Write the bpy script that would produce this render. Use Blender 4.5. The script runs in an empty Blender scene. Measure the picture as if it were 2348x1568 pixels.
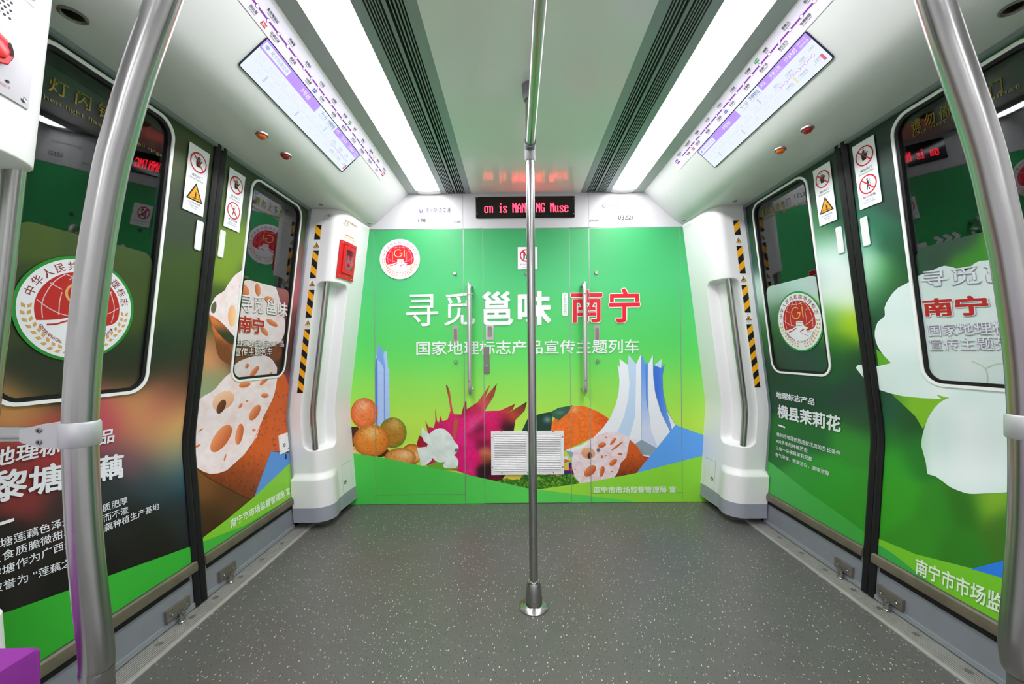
import bpy, math, random
import numpy as np
from mathutils import Vector, Matrix
from mathutils.geometry import delaunay_2d_cdt, tessellate_polygon

SC = bpy.context.scene
COL = SC.collection
# ------------------------------------------------------------------ camera, world, exposure
F_PX, W_PX, H_PX = 860.0, 2348, 1568
PCX, PCY, ROLL = 1182.4, 804.8, 0.0085          # principal point and roll of the photograph
CAMX, ZC = -0.075, 0.997
D = F_PX / 350.0                                # end wall distance
cam = bpy.data.cameras.new('camera'); camo = bpy.data.objects.new('camera', cam); COL.objects.link(camo)
cam.sensor_fit = 'HORIZONTAL'; cam.sensor_width = 36.0
cam.lens = F_PX / W_PX * 36.0
cam.shift_x = (W_PX / 2 - PCX) / W_PX
cam.shift_y = (PCY - H_PX / 2) / W_PX
cam.clip_start = 0.02
camo.matrix_world = Matrix.Translation((CAMX, 0, ZC)) @ Matrix.Rotation(math.pi / 2, 4, 'X') @ Matrix.Rotation(-ROLL, 4, 'Z')
SC.camera = camo
world = bpy.data.worlds.new('world'); SC.world = world; world.use_nodes = True
world.node_tree.nodes['Background'].inputs[0].default_value = (0, 0, 0, 1)   # dark tunnel outside the car
world.node_tree.nodes['Background'].inputs[1].default_value = 0.0
SC.view_settings.view_transform = 'Standard'; SC.view_settings.look = 'None'
SC.view_settings.gamma = 1.0; SC.view_settings.use_curve_mapping = False
SC.view_settings.exposure = 1.68
LAMP = 7.0                                       # radiance of the ceiling light diffusers
LAMPCOL = (1.0, 0.965, 1.02)
Y_BACK = -3.6
LAMP_BACK = -0.2                                 # strip lights cut off here, out of view, to dim the near end

# ------------------------------------------------------------------ survey: photograph pixels <-> planes of the car
def _un(px, py):
    u, v = px - PCX, py - PCY
    return (u - ROLL * v) / F_PX, (v + ROLL * u) / F_PX
def project(P):
    P = np.asarray(P, float)
    u = (P[:, 0] - CAMX) / P[:, 1] * F_PX; v = (ZC - P[:, 2]) / P[:, 1] * F_PX
    return np.stack([u + ROLL * v + PCX, v - ROLL * u + PCY], 1)
def end_at(px, py, Y=D):
    u, v = _un(px, py); return (CAMX + u * Y, ZC - v * Y)
def Pz(z):                                       # inside profile of the side wall: half width at height z
    z = np.asarray(z, float)
    a = 1.378 - 0.12 * (z - 0.645); b = 1.331 + 0.0729 * z
    h = np.clip(0.5 + 0.5 * (b - a) / 0.012, 0, 1)
    return b * (1 - h) + a * h - 0.012 * h * (1 - h)
def wall_at(px, py, side):
    u, v = _un(px, py)
    for a, b, z0 in ((1.378, -.12, .645), (1.331, .0729, 0)):
        t = (a + b * (ZC - z0) - side * CAMX) / (side * u + b * v); Z = ZC - v * t
        if (b < 0) == (Z > .645): break
    return (t, Z)
CF0, CF1 = (.772, 2.03), (.945, 1.870)           # sloped face of the door canopy (half width, height)
CFL = math.hypot(CF1[0] - CF0[0], CF0[1] - CF1[1])
def canopy_at(px, py, side):
    nx, nz = CF0[1] - CF1[1], CF1[0] - CF0[0]
    u, v = _un(px, py)
    t = (nx * (CF0[0] - side * CAMX) + nz * (CF0[1] - ZC)) / (nx * side * u - nz * v)
    return (t, (CF0[1] - (ZC - v * t)) / (CF0[1] - CF1[1]) * CFL)

# ------------------------------------------------------------------ colour and materials
def lin(c):
    c = np.asarray(c, float) / 255.0
    return np.where(c <= .04045, c / 12.92, ((c + .055) / 1.055) ** 2.4)
MATS = {}
def mat(name, rgb, rough=.5, metal=0.0, spec=.5, emit=0.0, coat=0.0, bump=None, vary=0.0):
    if name in MATS: return MATS[name]
    m = bpy.data.materials.new(name); m.use_nodes = True; nt = m.node_tree
    b = nt.nodes['Principled BSDF']; c = tuple(lin(rgb)) + (1,)
    b.inputs['Base Color'].default_value = c
    b.inputs['Roughness'].default_value = rough; b.inputs['Metallic'].default_value = metal
    b.inputs['Specular IOR Level'].default_value = spec
    if coat: b.inputs['Coat Weight'].default_value = coat; b.inputs['Coat Roughness'].default_value = .1
    if emit:
        b.inputs['Emission Color'].default_value = c; b.inputs['Emission Strength'].default_value = emit
    if vary:
        tc = nt.nodes.new('ShaderNodeTexCoord'); n = nt.nodes.new('ShaderNodeTexNoise'); n.inputs['Scale'].default_value = 14
        n.inputs['Detail'].default_value = 6
        nt.links.new(tc.outputs['Object'], n.inputs['Vector'])
        mr = nt.nodes.new('ShaderNodeMapRange'); mr.inputs[1].default_value = .3; mr.inputs[2].default_value = .7
        mr.inputs[3].default_value = 1 - vary; mr.inputs[4].default_value = 1 + vary
        nt.links.new(n.outputs['Fac'], mr.inputs[0])
        mx = nt.nodes.new('ShaderNodeVectorMath'); mx.operation = 'SCALE'; mx.inputs[0].default_value = c[:3]
        nt.links.new(mr.outputs[0], mx.inputs['Scale']); nt.links.new(mx.outputs[0], b.inputs['Base Color'])
    if bump:
        tc = nt.nodes.new('ShaderNodeTexCoord'); n = nt.nodes.new('ShaderNodeTexNoise'); n.inputs['Scale'].default_value = bump[0]
        n.inputs['Detail'].default_value = 4
        nt.links.new(tc.outputs['Object'], n.inputs['Vector'])
        bp = nt.nodes.new('ShaderNodeBump'); bp.inputs['Strength'].default_value = bump[1]; bp.inputs['Distance'].default_value = .002
        nt.links.new(n.outputs['Fac'], bp.inputs['Height']); nt.links.new(bp.outputs['Normal'], b.inputs['Normal'])
    MATS[name] = m; return m
def print_mat(name, rough=.4, spec=.4, emit=0.0, dots=False):
    m = bpy.data.materials.new(name); m.use_nodes = True; nt = m.node_tree; b = nt.nodes['Principled BSDF']
    at = nt.nodes.new('ShaderNodeAttribute'); at.attribute_name = 'Col'
    b.inputs['Roughness'].default_value = rough; b.inputs['Specular IOR Level'].default_value = spec
    if emit:
        b.inputs['Base Color'].default_value = (.01, .01, .01, 1)
        nt.links.new(at.outputs['Color'], b.inputs['Emission Color']); b.inputs['Emission Strength'].default_value = emit
    else:
        nt.links.new(at.outputs['Color'], b.inputs['Base Color'])
    MATS[name] = m; return m
VINYL = print_mat('printed_vinyl', .42, .35)
FILM = print_mat('perforated_film', .3, .4)
PAPER = print_mat('printed_paper', .6, .3)
SCREEN = print_mat('lit_screen', .25, .4, emit=.31)
WHITE = mat('white_moulding', (231, 233, 231), .38, bump=(260, .03))
WHITE2 = mat('white_panel', (240, 241, 240), .35)
CEIL = mat('ceiling_panel', (240, 244, 240), .17, spec=.7, bump=(300, .03))
GREYTRIM = mat('grey_trim', (150, 158, 162), .38, metal=.3)
SLAT = mat('anodised_slat', (138, 146, 148), .38, metal=.4)
DARK = mat('dark_void', (10, 11, 12), .8)
BLACK = mat('black_rubber', (20, 21, 21), .5, spec=.3)
STEEL = mat('brushed_steel', (170, 170, 168), .24, metal=1.0)
STEELD = mat('dark_steel', (138, 133, 126), .4, metal=.7, vary=.12)
SATIN = mat('satin_metal', (172, 168, 156), .45, metal=.25)
CASTGREY = mat('grey_casting', (128, 130, 130), .45, metal=.4)
ALU = mat('aluminium_clamp', (186, 190, 190), .42, metal=.4)
KICK = mat('kick_plate_grey', (138, 143, 150), .42, metal=.25, vary=.04)
OLIVE = mat('worn_kick_rubber', (98, 93, 76), .45, vary=.2)
SKIRT = mat('grey_skirt', (148, 153, 162), .5)
REDP = mat('red_plastic', (205, 16, 28), .32)
PURPLE = mat('purple_seat', (140, 45, 150), .4)
AMBER = mat('amber_lens', (200, 96, 20), .25)
REDL = mat('red_lens', (140, 16, 26), .25)
CREAM = mat('white_frame', (236, 240, 236), .4)
def glass_mat():
    m = bpy.data.materials.new('window_glass'); m.use_nodes = True; b = m.node_tree.nodes['Principled BSDF']
    b.inputs['Base Color'].default_value = (.5, .56, .54, 1); b.inputs['Roughness'].default_value = .01
    b.inputs['Transmission Weight'].default_value = 1.0; b.inputs['IOR'].default_value = 1.52
    return m
GLASS = glass_mat()
def lamp_mat():
    m = bpy.data.materials.new('lamp_diffuser'); m.use_nodes = True; b = m.node_tree.nodes['Principled BSDF']
    b.inputs['Base Color'].default_value = (.9, .9, .9, 1)
    b.inputs['Emission Color'].default_value = LAMPCOL + (1,); b.inputs['Emission Strength'].default_value = LAMP
    return m
LAMPM = lamp_mat()
LEDM = mat('led_red', (255, 36, 56), .5, emit=4.6)
def floor_mat():
    m = bpy.data.materials.new('speckled_vinyl_floor'); m.use_nodes = True; nt = m.node_tree; b = nt.nodes['Principled BSDF']
    N = nt.nodes.new; L = nt.links.new
    tc = N('ShaderNodeTexCoord'); base = N('ShaderNodeTexNoise'); base.inputs['Scale'].default_value = 9; base.inputs['Detail'].default_value = 8
    L(tc.outputs['Object'], base.inputs['Vector'])
    cr = N('ShaderNodeMix'); cr.data_type = 'RGBA'; cr.inputs[6].default_value = tuple(lin((86, 86, 82))) + (1,); cr.inputs[7].default_value = tuple(lin((98, 98, 95))) + (1,)
    L(base.outputs['Fac'], cr.inputs[0]); prev = cr.outputs[2]
    for k, (rot, sc, thr, keep, colr) in enumerate(((.4, 58, .085, .72, (205, 205, 185)), (1.7, 66, .08, .74, (180, 182, 175)), (2.6, 80, .075, .76, (190, 190, 150)), (.9, 110, .13, .55, (60, 60, 58)))):
        mp = N('ShaderNodeMapping'); mp.inputs['Rotation'].default_value = (0, 0, rot); mp.inputs['Scale'].default_value = (sc, sc * .45, 1)
        L(tc.outputs['Object'], mp.inputs['Vector'])
        v = N('ShaderNodeTexVoronoi'); v.voronoi_dimensions = '2D'; v.inputs['Scale'].default_value = 1.0
        L(mp.outputs[0], v.inputs['Vector'])
        lt = N('ShaderNodeMath'); lt.operation = 'LESS_THAN'; lt.inputs[1].default_value = thr; L(v.outputs['Distance'], lt.inputs[0])
        sp = N('ShaderNodeSeparateColor'); L(v.outputs['Color'], sp.inputs[0])
        gt = N('ShaderNodeMath'); gt.operation = 'GREATER_THAN'; gt.inputs[1].default_value = keep; L(sp.outputs[0], gt.inputs[0])
        mu = N('ShaderNodeMath'); mu.operation = 'MULTIPLY'; L(lt.outputs[0], mu.inputs[0]); L(gt.outputs[0], mu.inputs[1])
        mix = N('ShaderNodeMix'); mix.data_type = 'RGBA'; mix.inputs[7].default_value = tuple(lin(colr)) + (1,)
        L(mu.outputs[0], mix.inputs[0]); L(prev, mix.inputs[6]); prev = mix.outputs[2]
    L(prev, b.inputs['Base Color']); b.inputs['Roughness'].default_value = .34; b.inputs['Specular IOR Level'].default_value = .45
    return m
FLOORM = floor_mat()

# ------------------------------------------------------------------ object helpers
def _finish(o, parent):
    COL.objects.link(o)
    if parent is not None:
        o.parent = parent
        if parent.type == 'EMPTY': o.matrix_parent_inverse = Matrix.Translation(-parent.location)
    return o
def thing(name, label=None, cat=None, loc=(0, 0, 0), group=None, kind=None):
    o = bpy.data.objects.new(name, None); o.location = loc; o.empty_display_size = .05; COL.objects.link(o)
    return tag(o, label, cat, group, kind)
def tag(o, label=None, cat=None, group=None, kind=None):
    if label: o['label'] = label
    if cat: o['category'] = cat
    if group: o['group'] = group
    if kind: o['kind'] = kind
    return o
def obj(name, verts, faces, material, parent=None, smooth=None, cols=None, label=None):
    me = bpy.data.meshes.new(name); me.from_pydata([tuple(v) for v in verts], [], [tuple(f) for f in faces])
    mats = material if isinstance(material, list) else [material]
    for m in mats: me.materials.append(m)
    if cols is not None:
        a = me.color_attributes.new('Col', 'FLOAT_COLOR', 'POINT')
        c = np.ones((len(verts), 4), np.float32); c[:, :3] = cols; a.data.foreach_set('color', c.ravel())
    if smooth:
        me.shade_smooth(); me.set_sharp_from_angle(angle=math.radians(smooth))
    me.update()
    o = _finish(bpy.data.objects.new(name, me), parent)
    if label: o['label'] = label
    return o
class MB:                                        # gathers shapes of ONE part
    def __init__(s): s.v, s.f = [], []
    def add(s, v, f):
        n = len(s.v); s.v += [tuple(p) for p in v]; s.f += [tuple(i + n for i in q) for q in f]; return s
    def box(s, x0, x1, y0, y1, z0, z1, b=0.0):
        if b <= 0:
            v = [(x, y, z) for x in (x0, x1) for y in (y0, y1) for z in (z0, z1)]
            return s.add(v, [(0, 1, 3, 2), (4, 6, 7, 5), (0, 4, 5, 1), (2, 3, 7, 6), (0, 2, 6, 4), (1, 5, 7, 3)])
        pts = [(x0 + b, y0), (x1 - b, y0), (x1, y0 + b), (x1, y1 - b), (x1 - b, y1), (x0 + b, y1), (x0, y1 - b), (x0, y0 + b)]
        ins = [(x0 + b, y0 + b), (x1 - b, y0 + b), (x1 - b, y0 + b), (x1 - b, y1 - b), (x1 - b, y1 - b), (x0 + b, y1 - b), (x0 + b, y1 - b), (x0 + b, y0 + b)]
        v = [(p[0], p[1], z0) for p in ins] + [(p[0], p[1], z0 + b) for p in pts] + [(p[0], p[1], z1 - b) for p in pts] + [(p[0], p[1], z1) for p in ins]
        f = []
        for k in range(3):
            for i in range(8):
                j = (i + 1) % 8; f.append((k * 8 + i, k * 8 + j, k * 8 + 8 + j, k * 8 + 8 + i))
        f.append((7, 5, 3, 1)); f.append((24 + 1, 24 + 3, 24 + 5, 24 + 7))
        return s.add(v, f)
    def prism(s, prof, y0, y1):                  # profile in (x, z) run along y
        n = len(prof); v = [(x, y0, z) for x, z in prof] + [(x, y1, z) for x, z in prof]
        f = [(i, (i + 1) % n, n + (i + 1) % n, n + i) for i in range(n)] + [tuple(range(n - 1, -1, -1)), tuple(range(n, 2 * n))]
        return s.add(v, f)
    def tube(s, path, r, seg=24, caps=True):
        path = [Vector(p) for p in path]; n = len(path)
        rr = r if isinstance(r, (list, tuple)) else [r] * n
        t0 = (path[1] - path[0]).normalized(); ref = Vector((0, 0, 1)) if abs(t0.z) < .9 else Vector((1, 0, 0))
        nrm = t0.cross(ref).normalized(); v = []; f = []
        for i, p in enumerate(path):
            t = (path[min(i + 1, n - 1)] - path[max(i - 1, 0)]).normalized()
            nrm = (nrm - t * nrm.dot(t)).normalized(); bn = t.cross(nrm)
            for k in range(seg):
                a = 2 * math.pi * k / seg; v.append(p + (nrm * math.cos(a) + bn * math.sin(a)) * rr[i])
        for i in range(n - 1):
            for k in range(seg):
                l = (k + 1) % seg; f.append((i * seg + k, i * seg + l, (i + 1) * seg + l, (i + 1) * seg + k))
        if caps: f.append(tuple(range(seg - 1, -1, -1))); f.append(tuple((n - 1) * seg + k for k in range(seg)))
        return s.add(v, f)
    def lathe(s, prof, c, axis=(0, 0, 1), seg=32):  # prof: (radius, along axis)
        ax = Vector(axis).normalized(); ref = Vector((1, 0, 0)) if abs(ax.x) < .9 else Vector((0, 1, 0))
        a1 = ax.cross(ref).normalized(); a2 = ax.cross(a1); c = Vector(c); v = []; f = []
        for r, h in prof:
            for k in range(seg):
                a = 2 * math.pi * k / seg; v.append(c + ax * h + (a1 * math.cos(a) + a2 * math.sin(a)) * r)
        for i in range(len(prof) - 1):
            for k in range(seg):
                l = (k + 1) % seg; f.append((i * seg + k, i * seg + l, (i + 1) * seg + l, (i + 1) * seg + k))
        f.append(tuple(range(seg - 1, -1, -1))); f.append(tuple((len(prof) - 1) * seg + k for k in range(seg)))
        return s.add(v, f)
    def build(s, name, m, parent=None, smooth=None, label=None):
        return obj(name, s.v, s.f, m, parent, smooth, label=label)
def fix_normals(o):
    import bmesh
    bm = bmesh.new(); bm.from_mesh(o.data); bmesh.ops.recalc_face_normals(bm, faces=bm.faces); bm.to_mesh(o.data); bm.free(); return o
def bez(p0, p1, p2, n=8):
    return [tuple((1 - t) ** 2 * a + 2 * t * (1 - t) * b + t * t * c for a, b, c in zip(p0, p1, p2)) for t in [i / n for i in range(n + 1)]]
def spline(pts, n=6, closed=False):
    pts = [np.array(p, float) for p in pts]; N = len(pts); out = []
    R = range(N if closed else N - 1)
    for i in R:
        if closed: a, b, c, d = pts[i - 1], pts[i], pts[(i + 1) % N], pts[(i + 2) % N]
        else: a, b, c, d = pts[max(i - 1, 0)], pts[i], pts[i + 1], pts[min(i + 2, N - 1)]
        for k in range(n):
            t = k / n; out.append(.5 * ((2 * b) + (c - a) * t + (2 * a - 5 * b + 4 * c - d) * t * t + (3 * b - a - 3 * c + d) * t ** 3))
    if not closed: out.append(pts[-1])
    return out
def rrect(x0, x1, y0, y1, r, n=8):               # counter-clockwise rounded rectangle
    out = []
    for cx, cy, a0 in ((x1 - r, y0 + r, -90), (x1 - r, y1 - r, 0), (x0 + r, y1 - r, 90), (x0 + r, y0 + r, 180)):
        for k in range(n + 1):
            a = math.radians(a0 + 90 * k / n); out.append((cx + r * math.cos(a), cy + r * math.sin(a)))
    return out

# ------------------------------------------------------------------ lettering
_GC = {}; _STEP = {}                             # _STEP: tiny height of each repeat so that no two faces coincide
def glyphs(s, bold=0.0, res=3):
    key = (s, bold, res)
    if key in _GC: return _GC[key]
    if bold > .0005:                             # heavier weight: the strokes repeated around a small circle
        V, T = glyphs(s, 0.0, res); n = 8 if bold > .012 else 4
        offs = [(bold * math.cos(a), bold * math.sin(a)) for a in [2 * math.pi * (k + .5) / n for k in range(n)]]
        if bold > .03: offs += [(bold * .5 * math.cos(a), bold * .5 * math.sin(a)) for a in [2 * math.pi * k / 6 for k in range(6)]]
        VV = np.concatenate([V + np.array(o) for o in offs]); TT = np.concatenate([T + len(V) * i for i in range(len(offs))])
        _GC[key] = (VV, TT); _STEP[id(VV)] = (VV, np.repeat(np.arange(len(offs)) * 2e-5, len(V))); return VV, TT
    cu = bpy.data.curves.new('lettering', 'FONT'); cu.body = s; cu.size = 1; cu.resolution_u = res
    o = bpy.data.objects.new('lettering', cu); COL.objects.link(o)
    dg = bpy.context.evaluated_depsgraph_get(); me = bpy.data.meshes.new_from_object(o.evaluated_get(dg))
    me.calc_loop_triangles()
    V = np.array([v.co[:2] for v in me.vertices], float).reshape(-1, 2)
    T = np.array([t.vertices[:] for t in me.loop_triangles], int).reshape(-1, 3)
    bpy.data.objects.remove(o); bpy.data.curves.remove(cu); bpy.data.meshes.remove(me)
    _GC[key] = (V, T); return V, T

# ------------------------------------------------------------------ flat printed artwork on a surface
def inside_poly(P, poly):
    poly = np.asarray(poly); x, y = P[:, 0], P[:, 1]; c = np.zeros(len(P), bool)
    xj, yj = poly[-1]
    for xi, yi in poly:
        if yi != yj:
            m = ((yi > y) != (yj > y)) & (x < (xj - xi) * (y - yi) / (yj - yi) + xi); c ^= m
        xj, yj = xi, yi
    return c
def halfplanes(poly):
    poly = np.asarray(poly, float); A = 0
    for i in range(len(poly)): A += poly[i - 1][0] * poly[i][1] - poly[i][0] * poly[i - 1][1]
    if A < 0: poly = poly[::-1]
    hp = []
    for i in range(len(poly)):
        a, b = poly[i], poly[(i + 1) % len(poly)]; d = b - a
        if np.hypot(*d) < 1e-9: continue
        n = np.array([d[1], -d[0]]) / np.hypot(*d); hp.append((n[0], n[1], float(n @ a)))
    return hp
def _split(poly, h):                             # polygon rows: x, y, r, g, b
    ins, out = [], []
    n = len(poly)
    for i in range(n):
        p, q = poly[i], poly[(i + 1) % n]
        dp = h[0] * p[0] + h[1] * p[1] - h[2]; dq = h[0] * q[0] + h[1] * q[1] - h[2]
        (ins if dp <= 0 else out).append(p)
        if (dp <= 0) != (dq <= 0):
            m = p + (q - p) * (dp / (dp - dq)); ins.append(m); out.append(m)
    return ins, out
class Art:
    def __init__(s, topx, frompx, ex=(1, 0)):
        s.topx, s.frompx, s.ex, s.items, s.n = topx, frompx, np.array(ex, float), [], 0
    def w(s, pts): return [s.frompx(*p) for p in pts]
    def add(s, V, T, col, lift, G=None):
        V = np.asarray(V, float); s.n += 1
        lift = np.full(len(V), lift + 1.5e-6 * (s.n % 120)) + (_STEP[id(G)][1] if G is not None and id(G) in _STEP else 0)
        C = lin(col(s.topx(V))) if callable(col) else np.repeat(lin(col)[None], len(V), 0)
        s.items.append((V, np.asarray(T, int), C, lift)); return s
    def poly(s, pts, col, lift, step=None, smooth=0, space='px'):
        if smooth: pts = spline(pts, smooth, True)
        P = s.w(pts) if space == 'px' else pts
        P = [(float(a), float(b)) for a, b in P]
        if step is None and not callable(col):
            tri = tessellate_polygon([[Vector((a, b, 0)) for a, b in P]])
            return s.add(P, [tuple(t) for t in tri], col, lift)
        step = step or .01
        A = np.array(P); lo, hi = A.min(0), A.max(0)
        gx, gy = np.meshgrid(np.arange(lo[0] + step / 2, hi[0], step), np.arange(lo[1] + step / 2, hi[1], step))
        G = np.stack([gx.ravel(), gy.ravel()], 1)
        rng = np.random.RandomState(3); G = G + (rng.rand(*G.shape) - .5) * step * .3
        G = G[inside_poly(G, A)] if len(G) else G
        vs = [Vector(p) for p in P] + [Vector(p) for p in G]
        n = len(P); r = delaunay_2d_cdt(vs, [(i, (i + 1) % n) for i in range(n)], [], 1, 1e-7)
        return s.add([v[:] for v in r[0]], [f for f in r[2] if len(f) == 3], col, lift)
    def disc(s, c, rx, ry, col, lift, rot=0, step=None, n=36, space='px'):
        a = np.linspace(0, 2 * np.pi, n, endpoint=False); cr, sr = math.cos(rot), math.sin(rot)
        return s.poly([(c[0] + rx * math.cos(t) * cr - ry * math.sin(t) * sr, c[1] + rx * math.cos(t) * sr + ry * math.sin(t) * cr) for t in a], col, lift, step, 0, space)
    def line(s, pts, wd, col, lift, space='px'):
        P = np.array(s.w(pts) if space == 'px' else pts, float); V, T = [], []
        P = np.array([p for i, p in enumerate(P) if i == 0 or np.hypot(*(p - P[i - 1])) > 1e-9])
        d = np.diff(P, axis=0); d /= np.hypot(d[:, 0], d[:, 1])[:, None]; nn = np.stack([-d[:, 1], d[:, 0]], 1)
        for i, p in enumerate(P):
            a, b = nn[max(i - 1, 0)], nn[min(i, len(nn) - 1)]; m = a + b; q = m @ m; m = m * 2 / q if q > .8 else a
            V += [p + m * wd / 2, p - m * wd / 2]
            if i: k = 2 * i; T += [(k - 2, k - 1, k + 1), (k - 2, k + 1, k)]
        return s.add(V, T, col, lift)
    def text_box(s, t, LB, RB, LT, col, lift, bold=0, space='px', shift=(0, 0), res=3, grow=0):
        V, T = glyphs(t, bold, res)
        if not len(V): return s
        lo, hi = V.min(0), V.max(0); N = (V - lo) / (hi - lo)
        if grow: N = N * (1 + 2 * grow) - grow
        a, b, c = [np.array(p) for p in (s.w([LB, RB, LT]) if space == 'px' else (LB, RB, LT))]
        return s.add(a + N[:, :1] * (b - a) + N[:, 1:] * (c - a) + np.array(shift), T, col, lift, V)
    def text_aff(s, t, xa, Pa, xb, Pb, hk, col, lift, bold=0, space='px', shift=(0, 0), res=3):
        V, T = glyphs(t, bold, res)
        a, b = [np.array(p) for p in (s.w([Pa, Pb]) if space == 'px' else (Pa, Pb))]
        k = (b - a) / (xb - xa); hk = hk or float(np.hypot(*k))
        return s.add(a + (V[:, :1] - xa) * k + V[:, 1:] * np.array([0, hk]) + np.array(shift), T, col, lift, V)
    def build(s, name, material, mapf, keep=None, cut=None, parent=None, colmod=None, label=None, skip=None):
        VV, TT, CC, base = [], [], [], 0
        K = halfplanes(keep) if keep is not None else []; Cc = halfplanes(cut) if cut is not None else []
        for V, T, C, lift in s.items:
            if not len(T): continue
            Kv = np.array([[h[0], h[1], h[2]] for h in K]).reshape(-1, 3)
            dist = V @ Kv[:, :2].T - Kv[:, 2] if len(K) else np.full((len(V), 1), -1.)
            d3 = dist[T]; alli = (d3 <= 0).all((1, 2)); allo = (d3 > 0).all(1).any(1)
            if len(Cc):
                Cv = np.array(Cc); dc = (V @ Cv[:, :2].T - Cv[:, 2])[T]
                cin = (dc <= 0).all((1, 2)); cout = (dc > 0).all(1).any(1)
            else: cin = np.zeros(len(T), bool); cout = np.ones(len(T), bool)
            good = alli & cout; part = ~(good | allo | cin)
            Tg = T[good]
            if len(Tg):
                u, inv = np.unique(Tg, return_inverse=True)
                VV.append(np.column_stack([V[u], lift[u]])); CC.append(C[u]); TT += [tuple(r) for r in (inv.reshape(-1, 3) + base)]; base += len(u)
            for t in T[part]:
                polys = [[np.concatenate([V[i], C[i]]) for i in t]]
                for h in K: polys = [_split(p, h)[0] for p in polys]; polys = [p for p in polys if len(p) > 2]
                if len(Cc) and polys:
                    rem, res = polys, []
                    for h in Cc:
                        nx = []
                        for p in rem:
                            i, o = _split(p, h)
                            if len(o) > 2: res.append(o)
                            if len(i) > 2: nx.append(i)
                        rem = nx
                    polys = res
                for p in polys:
                    p = np.array(p); VV.append(np.column_stack([p[:, :2], np.full(len(p), lift[t[0]])])); CC.append(p[:, 2:])
                    TT += [(base, base + i, base + i + 1) for i in range(1, len(p) - 1)]; base += len(p)
        if not VV: return None
        V = np.concatenate(VV); C = np.concatenate(CC)
        if colmod is not None: C = colmod(C)
        M = mapf(V[:, :2], V[:, 2])
        return obj(name, M, TT, material, parent, cols=C, label=label)
def orient(o, axis, sign):                       # make all faces of a flat print look along one direction
    me = o.data; flip = [p.index for p in me.polygons if p.normal[axis] * sign < 0]
    if flip:
        import bmesh
        bm = bmesh.new(); bm.from_mesh(me); bm.faces.ensure_lookup_table()
        bmesh.ops.reverse_faces(bm, faces=[bm.faces[i] for i in flip]); bm.to_mesh(me); bm.free()
    return o
def rbf(samples, sigma):
    S = np.array([q[:2] for q in samples], float); K = np.array([q[2] for q in samples], float)
    def f(P):
        out = np.empty((len(P), 3))
        for a in range(0, len(P), 20000):
            d2 = ((P[a:a + 20000, None] - S[None]) ** 2).sum(2)
            w = np.exp(-d2 / (2 * sigma ** 2)) + 1e-6 / (d2 + 50) * 50
            out[a:a + 20000] = (w @ K) / w.sum(1)[:, None]
        return out
    return f
_rng = np.random.RandomState(11); _NT = _rng.rand(64, 64)
def noise(P, s):
    q = np.asarray(P) / s; i = np.floor(q).astype(int); f = q - i; f = f * f * (3 - 2 * f)
    g = lambda a, b: _NT[(i[:, 0] + a) % 64, (i[:, 1] + b) % 64]
    return (g(0, 0) * (1 - f[:, 0]) + g(1, 0) * f[:, 0]) * (1 - f[:, 1]) + (g(0, 1) * (1 - f[:, 0]) + g(1, 1) * f[:, 0]) * f[:, 1]
def bump(P, c, s):
    s = (s, s) if np.isscalar(s) else s
    return np.exp(-(((P[:, 0] - c[0]) / s[0]) ** 2 + ((P[:, 1] - c[1]) / s[1]) ** 2))[:, None]
def mixc(a, b, t): return a * (1 - t) + np.asarray(b, float) * t

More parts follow.
